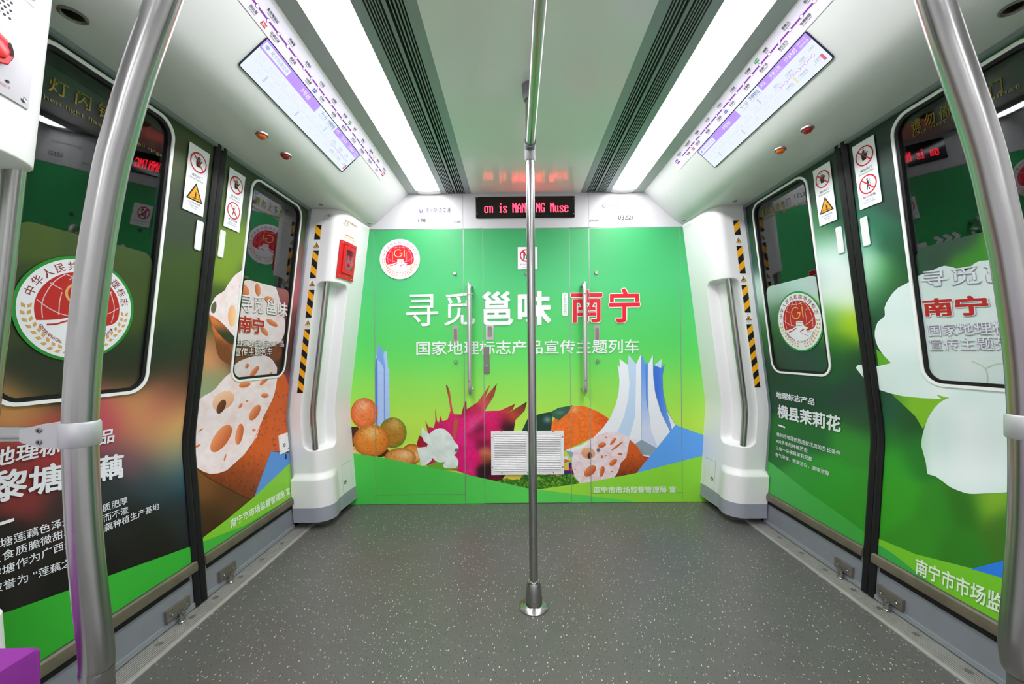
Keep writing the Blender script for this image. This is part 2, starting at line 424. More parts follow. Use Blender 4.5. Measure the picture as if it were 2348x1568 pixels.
# national geographical-indication emblem printed as a round badge
def emblem(A, c, r, lift, ring=None, pale=False):
    c = np.array(c, float); ex = A.ex; ey = np.array([0, 1.0])
    E = lambda x, y: tuple(c + (ex * x + ey * y) * r)
    red, cream, gold = ((222, 30, 46), (250, 206, 140), (228, 168, 96)) if pale else ((196, 26, 32), (228, 178, 110), (222, 172, 92))
    ink = (170, 84, 104) if pale else (150, 36, 46)
    lp = (240, 170, 184) if pale else (235, 200, 205)
    circ = lambda q, a0=0, a1=360, n=72: [E(q * math.cos(math.radians(a0 + (a1 - a0) * k / n)), q * math.sin(math.radians(a0 + (a1 - a0) * k / n))) for k in range(n + (a1 - a0 < 360))]
    if ring: A.poly(circ(1.0), ring, lift, space='w')
    A.poly(circ(.945 if ring else 1.0), (244, 246, 250), lift + .0002, space='w')
    dome = [(.705 * math.cos(math.radians(a)), .705 * math.sin(math.radians(a))) for a in np.linspace(-12, 202, 60)]
    dome += [(-.50, -.25), (-.32, -.22), (-.20, -.18), (-.13, -.145), (-.12, -.005), (.0, .025), (.18, -.005), (.2, -.15), (.3, -.19), (.375, -.235), (.27, -.30), (.31, -.32), (.42, -.31), (.56, -.27), (.63, -.23)]
    A.poly([E(*p) for p in dome], red, lift + .0004, space='w')
    l2 = lift + .0006; ln = lambda pts, w, col: A.line([E(*p) for p in pts], w * r, col, l2, space='w')
    for sx in (-1, 1):
        ln([(sx * x, y) for x, y in spline([(.30, .62), (.46, .45), (.57, .2), (.60, 0), (.57, -.22)], 5)], .016, lp)
        ln([(sx * x, y) for x, y in spline([(.52, .42), (.42, .37), (.33, .33)], 4)], .016, lp)
        ln([(sx * .33, .28), (sx * .35, .1), (sx * .34, -.14)], .016, lp)
        ln([(sx * x, y) for x, y in spline([(.68, .1), (.52, -.02), (.34, -.11), (.2, -.14)], 4)], .016, lp)
        ln([(sx * .1, .7), (sx * .18, .6), (sx * .24, .52)], .016, lp)
    ln([(0, .7), (0, .53)], .016, lp)
    ln(spline([(-.30, .62), (-.15, .58), (0, .57), (.15, .58), (.30, .62)], 4), .016, lp)
    ln([(-.075 + .185 * math.cos(math.radians(a)), .29 + .185 * math.sin(math.radians(a))) for a in np.linspace(48, 360, 30)] + [(-.01, .29)], .042, cream)
    ln([(.225, .47), (.225, .12)], .045, cream)
    ln(spline([(-.50, -.33), (-.36, -.31), (-.25, -.26), (-.13, -.215)], 4), .03, red); ln(spline([(.02, -.35), (.08, -.31), (.2, -.265)], 4), .032, red)
    ln([(-.11, -.045), (0, -.02), (.18, -.05)], .012, ink); ln([(.28, -.36), (.48, -.37)], .010, ink); ln(spline([(.05, -.38), (.2, -.45), (.36, -.48)], 4), .010, ink)
    ln([(-.08, -.14), (.06, -.14)], .012, ink); ln([(.09, -.12), (.09, -.17)], .03, ink)
    for sx in (-1, 1):                           # ears of grain
        for k in range(10):
            th = math.radians(270 + sx * (10 + 8.6 * k)); rr = .80 + .02 * math.sin(k)
            for side in (-1, 1):
                cx, cy = (rr + side * .042) * math.cos(th + sx * .02), (rr + side * .042) * math.sin(th + sx * .02)
                ang = th + sx * math.pi / 2 + side * sx * -.55
                dx, dy = math.cos(ang) * .075, math.sin(ang) * .075; nx, ny = -dy * .42, dx * .42
                A.poly([E(cx - dx * .6, cy - dy * .6), E(cx + nx, cy + ny), E(cx + dx * .8, cy + dy * .8), E(cx - nx, cy - ny)], gold, l2, space='w')
    def arc(s, rad, a0, a1, h, up, bold):
        n = len(s)
        for i, ch in enumerate(s):
            if ch == ' ': continue
            th = math.radians(a0 + (a1 - a0) * i / (n - 1)); V, T = glyphs(ch, bold, 2)
            if not len(V): continue
            mid = (V.min(0) + V.max(0)) / 2; L = (V - np.array([mid[0], .38])) * h
            rx, ry = math.cos(th), math.sin(th); tx, ty = (ry, -rx) if up else (-ry, rx); ux, uy = (rx, ry) if up else (-rx, -ry)
            X = rad * rx + L[:, 0] * tx + L[:, 1] * ux; Yv = rad * ry + L[:, 0] * ty + L[:, 1] * uy
            A.add(c + r * (X[:, None] * ex + Yv[:, None] * ey), T, ink, l2, V)
    arc('中华人民共和国地理标志', .82, 163, 17, .17, True, .004)
    arc('GEOGRAPHICAL INDICATION OF P.R.CHINA', .68, 211, 329, .075, False, .01)

# ================================================================== SETTING
S_ = dict(kind='structure')
fl = MB().box(-1.30, 1.30, Y_BACK, D, -.05, 0).build('floor', FLOORM); tag(fl, 'dark grey speckled vinyl floor of the train car', 'floor', **S_)
ce = MB().box(-.357, .357, Y_BACK, D, 2.03, 2.10).build('ceiling', CEIL); tag(ce, 'pale central ceiling panel between the two air grilles', 'ceiling', **S_)
wb = MB().box(-1.42, 1.42, Y_BACK - .05, Y_BACK, -.05, 2.12).build('wall_back', WHITE2); tag(wb, 'plain wall at the other end of the car', 'wall', **S_)

def mirror_prism(prof, y0, y1, side):
    return [(side * x, z) for x, z in prof], y0, y1
# side strips of the ceiling, air grilles, lights
for side, nm in ((-1, 'left'), (1, 'right')):
    m = MB()
    for x0, x1 in ((.357, .397), (.517, .553)): m.prism([(side * x0, 2.03), (side * x1, 2.03), (side * x1, 2.10), (side * x0, 2.10)], Y_BACK, D - .002)
    o = fix_normals(m.build('trim_ceiling_' + nm, GREYTRIM)); tag(o, 'grey metal ceiling strips edging the %s air grille' % nm, 'trim', **S_)
    o = fix_normals(MB().prism([(side * .707, 2.03), (side * .772, 2.03), (side * .772, 2.10), (side * .707, 2.10)], Y_BACK, D).build('ceiling_strip_' + nm, mat('grey_ceiling_strip', (176, 184, 182), .35)))
    tag(o, 'pale ceiling strip between the %s light and its canopy' % nm, 'ceiling', **S_)
    g = thing('air_grille', 'dark slatted ceiling air grille beside the %s strip light' % nm, 'grille', (side * .457, 1.2, 2.03), 'ceiling air grilles')
    fix_normals(MB().prism([(side * .397, 2.085), (side * .517, 2.085), (side * .517, 2.10), (side * .397, 2.10)], Y_BACK, D - .002).build('backing', DARK, g))
    fins = [(.404, .004), (.414, .0055), (.426, .0055), (.438, .004), (.456, .013), (.472, .004), (.481, .004), (.490, .004), (.499, .004), (.509, .005)]
    for x, w in fins:
        fix_normals(MB().prism([(side * (x - w / 2), 2.030), (side * (x + w / 2), 2.030), (side * (x + w / 2), 2.084), (side * (x - w / 2), 2.084)], Y_BACK, D - .002).build('slat', SLAT, g))
    t = thing('ceiling_light', 'long white fluorescent strip light on the %s of the ceiling' % nm, 'light', (side * .63, 0, 2.03), 'fluorescent strip lights')
    prof = [(.556, 2.035)] + [(.63 + .074 * math.sin(a), 2.0345 - .0075 * math.cos(a)) for a in np.linspace(-1.45, 1.45, 13)] + [(.704, 2.035), (.704, 2.05), (.556, 2.05)]
    mb = MB().prism([(side * x, z) for x, z in prof], LAMP_BACK, D - .052).prism([(side * x, z) for x, z in prof], Y_BACK, -1.3)  # second run is unseen behind the camera, added to light poles and near end
    fix_normals(mb.build('diffuser', LAMPM, t, smooth=40))
    prof2 = [(.554, 2.035)] + [(.63 + .076 * math.sin(a), 2.0335 - .0085 * math.cos(a)) for a in np.linspace(-1.45, 1.45, 13)] + [(.706, 2.035), (.706, 2.05), (.554, 2.05)]
    fix_normals(MB().prism([(side * x, z) for x, z in prof2], D - .052, D - .003).build('end_cap', WHITE2, t, smooth=40))
    fix_normals(MB().prism([(side * .5535, 2.05), (side * .7065, 2.05), (side * .7065, 2.10), (side * .5535, 2.10)], LAMP_BACK, D - .003).build('housing', GREYTRIM, t))

# canopies over the doors
CAN = [(.774, 2.031), (.772, 2.030)] + [(.772 + (.945 - .772) * k / 4, 2.03 - .16 * k / 4) for k in range(1, 5)] + bez((.945, 1.870), (.985, 1.832), (1.03, 1.814), 6)[1:] + [(1.10, 1.8125), (1.18, 1.8135), (1.246, 1.816), (1.30, 1.83), (1.40, 1.95), (1.40, 2.10), (.774, 2.10)]
for side, nm in ((-1, 'left'), (1, 'right')):
    o = fix_normals(MB().prism([(side * x, z) for x, z in CAN], Y_BACK, D).build('wall_canopy_' + nm, mat('white_canopy', (217, 220, 217), .38), smooth=35))
    tag(o, 'white sloping canopy above the %s doors' % nm, 'canopy', **S_)
    for (x, y) in ((1.14, 2.065), (.993, 2.37)):
        MB().lathe([(.012, .001), (.012, -.002), (.008, -.004), (.003, -.0035)], (side * x, y, 1.8128), seg=16).build('screw', STEELD, o, smooth=40)
    # drip rail above the doors
    MB().prism([(side * 1.228, 1.803), (side * 1.243, 1.800), (side * 1.246, 1.818), (side * 1.228, 1.818)], .80, 2.13).build('drip_rail', GREYTRIM, o)
    MB().lathe([(.026, .004), (.026, -.004), (.022, -.006), (.019, -.001), (.004, 0)], (side * 1.13, .90, 1.8135), seg=24).build('spotlight', STEELD, o, smooth=40)
    MB().lathe([(.0185, -.0018), (.012, -.0035), (.001, -.004)], (side * 1.13, .90, 1.8135), seg=24).build('spotlight_lens', mat('gloss_black', (12, 12, 13), .12), o, smooth=40)

# ------------------------------------------------------------------ end wall
wall_end = MB()
wall_end.box(-1.35, 1.35, D + .012, D + .05, -.05, 2.12)
wall_end.box(-.412, .411, D, D + .013, 1.803, 2.032).box(-1.2, -.4135, D, D + .013, 1.803, 2.032).box(.4125, 1.2, D, D + .013, 1.803, 2.032)
we = wall_end.build('wall_end', mat('white_header_panel', (198, 199, 200), .4)); tag(we, 'white end wall header above the green printed doors', 'wall', **S_)

A = Art(lambda V: project(np.column_stack([V[:, 0], np.full(len(V), D), V[:, 1]])), lambda x, y: end_at(x, y))
stops = [(500, (58, 160, 96)), (560, (62, 172, 102)), (650, (76, 196, 118)), (780, (88, 214, 102)), (830, (106, 224, 98)), (880, (142, 230, 90)), (960, (184, 236, 82)), (1060, (200, 236, 84)), (1170, (200, 236, 84))]
def bg_end(P):
    ys = [q[0] for q in stops]; return np.stack([np.interp(P[:, 1], ys, [q[1][k] for q in stops]) for k in range(3)], 1)
A.poly([(-1.2, -.0), (1.2, 0), (1.2, 1.80), (-1.2, 1.80)], bg_end, .0, step=.03, space='w')
q1 = lambda pts: [(790 + x / 3.733, 780 + y / 3.733) for x, y in pts]
q2 = lambda pts: [(1200 + x / 3.733, 780 + y / 3.733) for x, y in pts]
g1, g2 = (66, 184, 66), (122, 204, 48)
L1, L2, L3, L4, L5, L6 = .0006, .0010, .0014, .0018, .0022, .0026
# skyscraper
A.poly(q1([(290, 25), (332, 92), (335, 130), (340, 98), (362, 90), (372, 235), (383, 242), (388, 680), (270, 740), (258, 300), (270, 160)]), (176, 204, 246), L1)
A.poly(q1([(270, 160), (280, 150), (284, 280), (284, 735), (270, 740), (258, 300)]), (84, 134, 222), L2)
A.poly(q1([(290, 25), (332, 92), (336, 240), (310, 190), (282, 165), (278, 140)]), (122, 168, 234), L2)
A.poly(q1([(336, 120), (345, 240), (347, 700), (338, 700)]), (112, 158, 232), L2)
for y in (270, 370, 480, 590): A.line(q1([(280, y), (384, y + 30)]), .0016, (140, 180, 240), L3)
# fruit on the left
def ball(c, rx, ry, base, hi, edge, hl, seedn=1):
    def f(P):
        q = ((P - np.array(c)) / np.array([rx, ry])); r2 = (q ** 2).sum(1)[:, None]
        col = mixc(np.repeat(np.array(base, float)[None], len(P), 0), edge, np.clip((r2 - .35) / .65, 0, 1) ** 1.5)
        col = mixc(col, hi, .85 * bump(P, hl, (rx * .45, ry * .4)))
        n = noise(P + seedn * 31, 2.2)[:, None]; col = col * (.93 + .14 * n)
        sp = (noise(P + seedn * 17, 1.7) > .86)[:, None]; return np.clip(np.where(sp, col * .8, col), 0, 255)
    A.disc(c, rx, ry, f, L3 + .0001 * seedn, step=.006, n=40)
A.poly(q1([(50, 740), (110, 740), (330, 900), (420, 980), (300, 1000), (60, 900)]), (70, 40, 20), L2)
ball((835.5, 947), 31, 35, (238, 128, 66), (250, 190, 150), (205, 84, 40), (832, 930), 1)
ball((790, 1002), 14, 24, (225, 110, 55), (240, 150, 100), (150, 70, 30), (790, 1000), 2)
ball((805, 1040), 13, 15, (245, 190, 160), (250, 210, 190), (240, 170, 130), (800, 1036), 2)
ball((901, 991.6), 31.6, 34.8, (176, 128, 36), (216, 180, 100), (96, 128, 40), (906, 972), 2)
ball((852, 1010), 42, 37, (226, 134, 40), (244, 200, 130), (176, 96, 26), (852, 992), 3)
ball((944, 1041), 23, 24, (224, 144, 50), (245, 205, 140), (160, 92, 26), (955, 1045), 4)
ball((918, 1049), 36, 22, (224, 152, 74), (246, 210, 160), (166, 104, 40), (928, 1042), 5)
# dragon fruit
df = q1([(618, 905), (622, 875), (640, 812), (690, 850), (712, 780), (690, 685), (720, 742), (765, 750), (778, 690), (776, 582), (792, 690), (808, 704), (824, 645), (836, 690), (882, 680), (908, 600), (892, 500), (868, 385), (878, 382), (902, 440), (925, 600), (938, 632), (1000, 635), (1020, 560), (1042, 505), (1046, 590), (1085, 565), (1140, 530), (1180, 470), (1250, 372), (1200, 500), (1215, 475), (1305, 370), (1282, 470), (1200, 605), (1330, 602), (1458, 545), (1442, 592), (1380, 634), (1450, 592), (1562, 525), (1542, 602), (1462, 684), (1446, 790), (1380, 900), (1330, 1050), (1380, 1150), (1350, 1190), (1300, 1210), (1100, 1165), (960, 1115), (870, 1112), (750, 1085), (715, 1075), (640, 1000)])
dfc = rbf([(x, y, c) for (x, y), c in zip(q1([(640, 830), (695, 700), (778, 600), (778, 680), (872, 390), (895, 480), (905, 580), (900, 680), (800, 740), (1040, 520), (1035, 590), (1080, 640), (1120, 600), (1240, 390), (1170, 500), (1300, 380), (1270, 470), (1200, 570), (1140, 650), (1040, 720), (1100, 720), (1455, 550), (1400, 600), (1330, 620), (1250, 640), (1555, 530), (1520, 600), (1430, 660), (1380, 690), (1300, 680), (1220, 720), (1150, 760), (1120, 820), (1200, 830), (1300, 800), (1240, 900), (1180, 880), (1080, 900), (1000, 850), (960, 950), (1050, 1000), (1000, 1080), (1120, 1020), (1080, 1130), (1220, 950), (1210, 1020), (1230, 1090), (1330, 1100), (1300, 1180), (1180, 1130), (900, 800), (1400, 740)]),
    [(160, 20, 50), (170, 60, 50), (170, 60, 60), (205, 40, 90), (120, 50, 30), (190, 90, 60), (215, 80, 90), (220, 30, 110), (205, 20, 100), (120, 60, 40), (150, 40, 50), (225, 20, 115), (190, 40, 70), (215, 100, 40), (205, 80, 60), (70, 40, 30), (150, 70, 50), (215, 80, 90), (230, 60, 130), (226, 22, 116), (240, 90, 150), (130, 60, 30), (185, 70, 50), (215, 30, 90), (225, 20, 110), (60, 40, 30), (150, 70, 40), (190, 70, 50), (130, 20, 50), (215, 20, 105), (220, 15, 105), (110, 10, 50), (190, 15, 90), (225, 20, 105), (200, 20, 80), (160, 15, 70), (100, 8, 45), (225, 24, 120), (228, 30, 125), (215, 20, 110), (232, 20, 122), (215, 20, 110), (225, 16, 112), (225, 40, 120), (226, 140, 90), (150, 70, 40), (40, 14, 20), (30, 12, 20), (110, 14, 40), (40, 10, 22), (215, 30, 110), (40, 16, 24)])], 9)
A.poly(df, lambda P: np.clip(dfc(P) * (.94 + .12 * noise(P, 5)[:, None]), 0, 255), L3 + .0001, step=.007)
for tip in ([(950, 660), (975, 690), (960, 800), (940, 870), (930, 800), (935, 700)],):
    A.poly(q1(tip), lambda P: mixc(np.repeat(np.array([[190, 90, 60.]]), len(P), 0), (110, 90, 50), np.clip((965 - P[:, 1:]) / 20, 0, 1)), L4, step=.006)
# jasmine
fw = lambda P: np.clip(np.array([238, 246, 240.]) - 26 * noise(P + 7, 11)[:, None] * np.array([1, .6, .8]), 0, 255)
A.poly(q1([(700, 1075), (790, 1035), (880, 1050), (975, 1075), (968, 1100), (860, 1112), (740, 1092)]), (104, 176, 46), L4 + .0001)
A.poly(q1([(665, 738), (690, 775), (735, 805), (722, 890), (680, 865), (660, 800)]), fw, L4 + .0002, step=.008)
A.poly(q1([(620, 920), (700, 910), (760, 975), (745, 1030), (700, 1065), (660, 1075), (640, 1000)]), fw, L4 + .0002, step=.008)
A.poly(q1([(730, 800), (790, 757), (850, 757), (910, 810), (945, 870), (975, 905), (968, 950), (930, 990), (880, 1035), (800, 1042), (740, 990), (705, 920), (722, 870)]), fw, L4 + .0003, step=.008, smooth=3)
A.poly(q1([(880, 1012), (940, 985), (975, 1035), (960, 1085), (900, 1096), (845, 1080)]), lambda P: mixc(fw(P), (190, 215, 120), .5 * bump(P, (1036, 1072), 6)), L4 + .0004, step=.008, smooth=3)
for pl_ in ([(732, 805), (760, 880), (800, 930)], [(722, 892), (780, 935), (880, 950)], [(945, 872), (880, 905), (800, 960)], [(760, 975), (820, 1000), (880, 990)], [(790, 757), (820, 800), (830, 850)]):
    A.line(spline(q1(pl_), 5), .0022, (206, 222, 208), L4 + .0006)
# big orange with leaves, on the right
A.poly(q2([(228, 780), (250, 690), (330, 600), (430, 560), (530, 565), (640, 610), (738, 676), (705, 730), (600, 830), (350, 945), (300, 1000), (200, 1000), (180, 850)]),
       lambda P: np.clip(mixc(mixc(np.repeat(np.array([[244, 120, 38.]]), len(P), 0), (226, 78, 30), bump(P, (1385, 958), (18, 30)) * .7), (252, 190, 130), .75 * bump(P, (1318, 938), 8)) * (.9 + .2 * noise(P, 3)[:, None]), 0, 255), L2, step=.007)
A.poly(q2([(-20, 790), (40, 665), (140, 630), (240, 612), (250, 655), (235, 790)]), lambda P: mixc(np.repeat(np.array([[30, 66, 48.]]), len(P), 0), (150, 180, 190), .7 * bump(P, (1255, 962), (8, 7))), L3, step=.007)
A.poly(q2([(236, 612), (300, 578), (422, 555), (380, 622), (305, 686), (252, 655)]), lambda P: mixc(np.repeat(np.array([[52, 100, 74.]]), len(P), 0), (120, 150, 140), .6 * bump(P, (1284, 946), (10, 4))), L3, step=.007)
# convention hall
wht, lb = (240, 245, 250), (196, 222, 246)
A.poly(q2([(360, 940), (500, 895), (600, 830), (800, 780), (910, 820), (1010, 850), (1150, 930), (1262, 785), (1100, 1010), (960, 1120), (430, 1060), (408, 1000)]), (232, 238, 246), L3)
A.poly(q2([(805, 205), (826, 232), (822, 160), (895, 212), (905, 320), (912, 420), (890, 600), (810, 790), (600, 905), (430, 962), (360, 940), (500, 895), (600, 830), (680, 750), (745, 660), (790, 550), (815, 450), (822, 350), (816, 280)]), wht, L3 + .0002)
A.poly(q2([(900, 125), (967, 207), (962, 400), (955, 650), (910, 825), (800, 800), (862, 650), (897, 500), (910, 350), (895, 212)]), lb, L3 + .0003)
A.poly(q2([(965, 203), (1008, 115), (1012, 855), (905, 840), (955, 650), (962, 400)]), wht, L3 + .0003)
A.poly(q2([(1008, 115), (1046, 207), (1072, 180), (1068, 300), (1070, 600), (1092, 760), (1155, 935), (1010, 855)]), lambda P: mixc(np.repeat(np.array([[104, 160, 236.]]), len(P), 0), (212, 222, 246), np.clip((P[:, 1:] - 850) / 130, 0, 1)), L3 + .0003, step=.015)
A.poly(q2([(1044, 205), (1056, 200), (1062, 500), (1068, 620), (1050, 500)]), (84, 138, 228), L4)
A.poly(q2([(1068, 205), (1110, 125), (1112, 300), (1130, 450), (1180, 620), (1262, 782), (1155, 935), (1092, 770), (1072, 600), (1068, 350)]), wht, L3 + .0004)
A.poly(q2([(1114, 212), (1175, 236), (1208, 205), (1190, 300), (1195, 450), (1222, 580), (1272, 765), (1260, 782), (1180, 620), (1130, 450), (1112, 300)]), lambda P: mixc(np.repeat(np.array([[62, 118, 222.]]), len(P), 0), (110, 160, 238), np.clip((P[:, :1] - 1508) / 24, 0, 1)), L3 + .0005, step=.015)
A.poly(q2([(1118, 216), (1186, 160), (1176, 236)]), (206, 228, 246), L4)
A.poly(q2([(1200, 510), (1228, 610), (1302, 722), (1272, 767), (1222, 620)]), (236, 242, 250), L4)
A.poly(q2([(955, 887), (1012, 850), (1158, 932), (1100, 990), (1010, 978)]), (146, 166, 180), L4)
A.poly(q2([(1010, 985), (1080, 1000), (1060, 1040), (1020, 1030)]), (206, 60, 60), L4)
A.line(q2([(990, 935), (990, 962), (1020, 962), (1020, 935), (990, 935)]), .0015, (90, 104, 112), L5)
A.line(q2([(1008, 115), (1010, 850)]), .0014, (70, 90, 120), L5)
A.line(spline(q2([(1110, 125), (1112, 300), (1130, 450), (1180, 620), (1258, 780)]), 4), .002, (40, 70, 140), L5)
A.line(spline(q2([(1208, 205), (1190, 300), (1197, 450), (1235, 600), (1300, 722)]), 4), .0014, (40, 80, 160), L5)
A.poly(q2([(962, 1142), (1300, 724), (1700, 870), (1700, 960), (1540, 985), (1200, 1085)]), (98, 170, 248), L4 + .0002)
# buildings and trees in the middle
A.poly([(1150, 1080), (1330, 1080), (1330, 1118), (1160, 1110)], (236, 214, 84), L2)
for (x0, y0, x1, y1, c) in ((1285, 1046, 1302, 1062, (238, 242, 248)), (1292, 1064, 1304, 1078, (236, 200, 70)), (1304, 1060, 1314, 1072, (40, 30, 150)), (1304, 1072, 1312, 1084, (215, 30, 60)), (1280, 1078, 1320, 1088, (60, 44, 110)), (1262, 1085, 1275, 1090, (222, 80, 60))):
    A.poly([(x0, y0), (x1, y0), (x1, y1), (x0, y1)], c, L3 + .0005)
A.poly(q2([(360, 940), (435, 960), (412, 1010)]), (150, 170, 196), L3 + .0006); A.poly([(1294, 1052), (1310, 1056), (1294, 1062)], (226, 110, 60), L3 + .0006)
def trees(P):
    n = noise(P, 3.2)[:, None] * .6 + noise(P + 9, 1.5)[:, None] * .4
    return mixc(mixc(np.repeat(np.array([[40, 96, 22.]]), len(P), 0), (110, 180, 40), np.clip(n * 2 - .6, 0, 1)), (196, 220, 100), np.clip(n * 3 - 1.9, 0, 1))
A.poly([(1190, 1108), (1193, 1096), (1200, 1087), (1212, 1085), (1222, 1092), (1236, 1086), (1250, 1089), (1262, 1086), (1278, 1092), (1290, 1088), (1306, 1085), (1316, 1092), (1326, 1104), (1328, 1110), (1240, 1124), (1200, 1120)], trees, L4 + .0003, step=.0045)
A.poly([(1140, 1106), (1152, 1098), (1162, 1096), (1176, 1100), (1186, 1098), (1196, 1100), (1200, 1116), (1160, 1110)], trees, L4 + .0003, step=.0045)
# lotus root slice
def lotus_face(P): return np.clip(np.array([242, 228, 230.]) * (.95 + .08 * noise(P, 4)[:, None]) - np.array([0, 22, 26]) * (noise(P + 5, 9)[:, None] > .62) * .5, 0, 255)
def skin(dark):
    def f(P):
        n = noise(P, 6)[:, None]; s = (noise(P + 3, 2.0) > .88)[:, None]
        c = mixc(np.repeat(np.array([[216, 96, 34.]]), len(P), 0), (120, 52, 22), np.clip(dark(P)[:, None] + .25 * (n - .5), 0, 1)); return np.where(s, c * .62, c)
    return f
A.poly(q2([(905, 845), (970, 900), (1050, 1030), (955, 1150), (770, 1190), (780, 1120), (830, 1050), (870, 1000), (885, 930)]), skin(lambda P: (P[:, 1] - 1040) / 60), L5, step=.006)
A.poly(q2([(415, 1000), (440, 940), (510, 920), (545, 890), (560, 850), (640, 810), (720, 785), (800, 780), (880, 820), (910, 850), (893, 930), (880, 1000), (832, 1050), (812, 1120), (770, 1185), (690, 1200), (600, 1215), (490, 1230), (440, 1170), (415, 1080)]), lotus_face, L5 + .0002, step=.007)
def hole(A_, c, a, b, rot, lift, cols=((238, 140, 84), (196, 84, 40)), step=.004):
    ca, sa = math.cos(rot), math.sin(rot)
    def f(P):
        d = (P - np.array(c)) @ np.array([-sa, ca]); return mixc(np.repeat(np.array(cols[0], float)[None], len(P), 0), cols[1], np.clip(.45 + .6 * d / b, 0, 1)[:, None])
    A_.disc(c, a, b, f, lift, rot, step, 24)
for (x, y, a, b, rt) in ((570, 1117, 62, 36, -.75), (672, 1122, 48, 20, -1.35), (768, 1043, 40, 22, -.7), (672, 895, 36, 22, -.3), (766, 865, 38, 13, -.9), (800, 905, 62, 9, -.65), (828, 972, 22, 10, .2), (672, 995, 10, 12, 0), (707, 832, 8, 8, 0), (760, 1122, 9, 6, 0), (445, 1105, 12, 4, .8), (706, 985, 5, 5, 0)):
    hole(A, q2([(x, y)])[0], a / 3.733, b / 3.733, rt, L5 + .0004)
hole(A, q2([(555, 965)])[0], 16, 13, .2, L5 + .0004, ((226, 180, 140), (226, 150, 110))); hole(A, q2([(566, 985)])[0], 5, 7.5, .1, L5 + .0006, ((110, 64, 34), (70, 40, 20)))
# green waves along the foot
A.poly([(1216, 1121), (1240, 1120.5), (1328, 1108), (1361, 1103), (1454, 1085), (1612, 1044), (1660, 1030), (1660, 1180), (1490, 1158), (1441, 1147), (1307, 1131)], lambda P: mixc(np.repeat(np.array([[176, 232, 70.]]), len(P), 0), (146, 228, 62), np.clip((P[:, :1] - 1240) / 150, 0, 1)), L5 + .0008, step=.03)
A.poly([(700, 1020), (810, 1038.6), (884, 1050), (977, 1069), (1058, 1085), (1109, 1096), (1165, 1109), (1216, 1120), (1240, 1122), (1307, 1131), (1441, 1147), (1500, 1160), (1500, 1185), (700, 1190)], lambda P: mixc(np.repeat(np.array([[76, 204, 78.]]), len(P), 0), (94, 220, 92), np.clip((P[:, :1] - 1000) / 200, 0, 1)), L5 + .0010, step=.03)
# lettering
LT = .0040; tw = (242, 248, 246)
A.text_box('寻', (932, 749), (1005, 747), (932, 676), tw, LT, .004); A.text_box('觅', (1019, 747), (1089.5, 745), (1019, 671), tw, LT, .004)
A.text_box('邕', (1105.4, 746.5), (1176, 745.5), (1105.4, 669), tw, LT, .026); A.text_box('味', (1187, 746.5), (1264, 745.5), (1187, 668), tw, LT, .03)
for ch, lb_, rb_, lt_ in (('南', (1309, 740), (1381, 739), (1309, 665)), ('宁', (1396, 740), (1467, 739), (1396, 662))):
    A.text_box(ch, lb_, rb_, lt_, (246, 240, 240), LT, .048, grow=.022); A.text_box(ch, lb_, rb_, lt_, (226, 28, 40), LT + .0005, .021)
A.poly(rrect(*[*(end_at(1289, 700)[0], end_at(1302, 700)[0])], end_at(1295, 725)[1], end_at(1295, 671)[1], .014), (240, 247, 243), LT, space='w')
def vtext(A_, s, c, h, length, col, lift):       # lettering turned a quarter clockwise
    V, T = glyphs(s, 0, 2); lo, hi = V.min(0), V.max(0); N = (V - (lo + hi) / 2); N = N / (hi - lo) * np.array([length, h])
    A_.add(np.array(c) + N[:, 1:] * A_.ex - N[:, :1] * np.array([0, 1.0]), T, col, lift)
vtext(A, 'NAN NING', end_at(1295.5, 698), .02, .13, (90, 190, 120), LT + .0005)
A.text_box('国家地理标志产品宣传主题列车', (955, 814.5), (1465, 809.5), (955, 782.5), tw, LT, .012)
A.text_box('南宁市市场监督管理局 宣', (1361, 1131), (1549, 1129.5), (1361, 1115), (236, 248, 232), LT, .022)
emblem(A, end_at(917.2, 594.5), 46 / 350, LT, None, True)

GAP = .002
EX = [-1.2, -.998, -.412, -.284, .282, .411, 1.008, 1.2]
def end_map(V, lift): return np.column_stack([V[:, 0], D - .0003 - lift, V[:, 1]])
def end_panel(name, x0, x1, z0, z1, label, cat='door', bodymat=WHITE2):
    r = thing(name, label, cat, ((x0 + x1) / 2, D, 0), None, 'structure')
    MB().box(x0 + GAP, x1 - GAP, D, D + .0118, z0 + GAP, z1 - GAP).build('panel', bodymat, r)
    o = A.build('printed_mural', VINYL, end_map, [(x0 + GAP, z0 + GAP), (x1 - GAP, z0 + GAP), (x1 - GAP, z1 - GAP), (x0 + GAP, z1 - GAP)], None, r)
    orient(o, 1, -1); return r
d5 = end_panel('door_5', EX[1], EX[2], .062, 1.7985, 'left equipment cabinet door printed with the round emblem and citrus fruit')
d6 = end_panel('door_6', EX[3], EX[4], .002, 1.8005, 'centre cab door printed with dragon fruit and white vent')
d7 = end_panel('door_7', EX[5], EX[6], .062, 1.7995, 'right equipment cabinet door printed with the white convention hall')
for k, (a, b, z1, lab) in enumerate(((EX[0], EX[1], 1.80, 'narrow green wall strip beside the left cabinet door'), (EX[2], EX[3], 1.80, 'green wall strip carrying the left grab bar'), (EX[4], EX[5], 1.80, 'green wall strip carrying the right grab bar'), (EX[6], EX[7], 1.80, 'narrow green wall strip beside the right cabinet door'))):
    end_panel('wall_strip_' + 'abcd'[k], a, b, 0, z1, lab, 'wall')
for k, (a, b) in enumerate(((EX[1], EX[2]), (EX[5], EX[6]))):
    end_panel('wall_plinth_' + 'ab'[k], a, b, 0, .062, 'low green wall strip under the %s cabinet door' % ('left', 'right')[k], 'wall')
gm = MB()
for x in EX[1:-1]: gm.box(x - .0018, x + .0018, D - .0008, D + .011, 0.062 if x in (EX[1], EX[6]) else 0.0, 1.80)
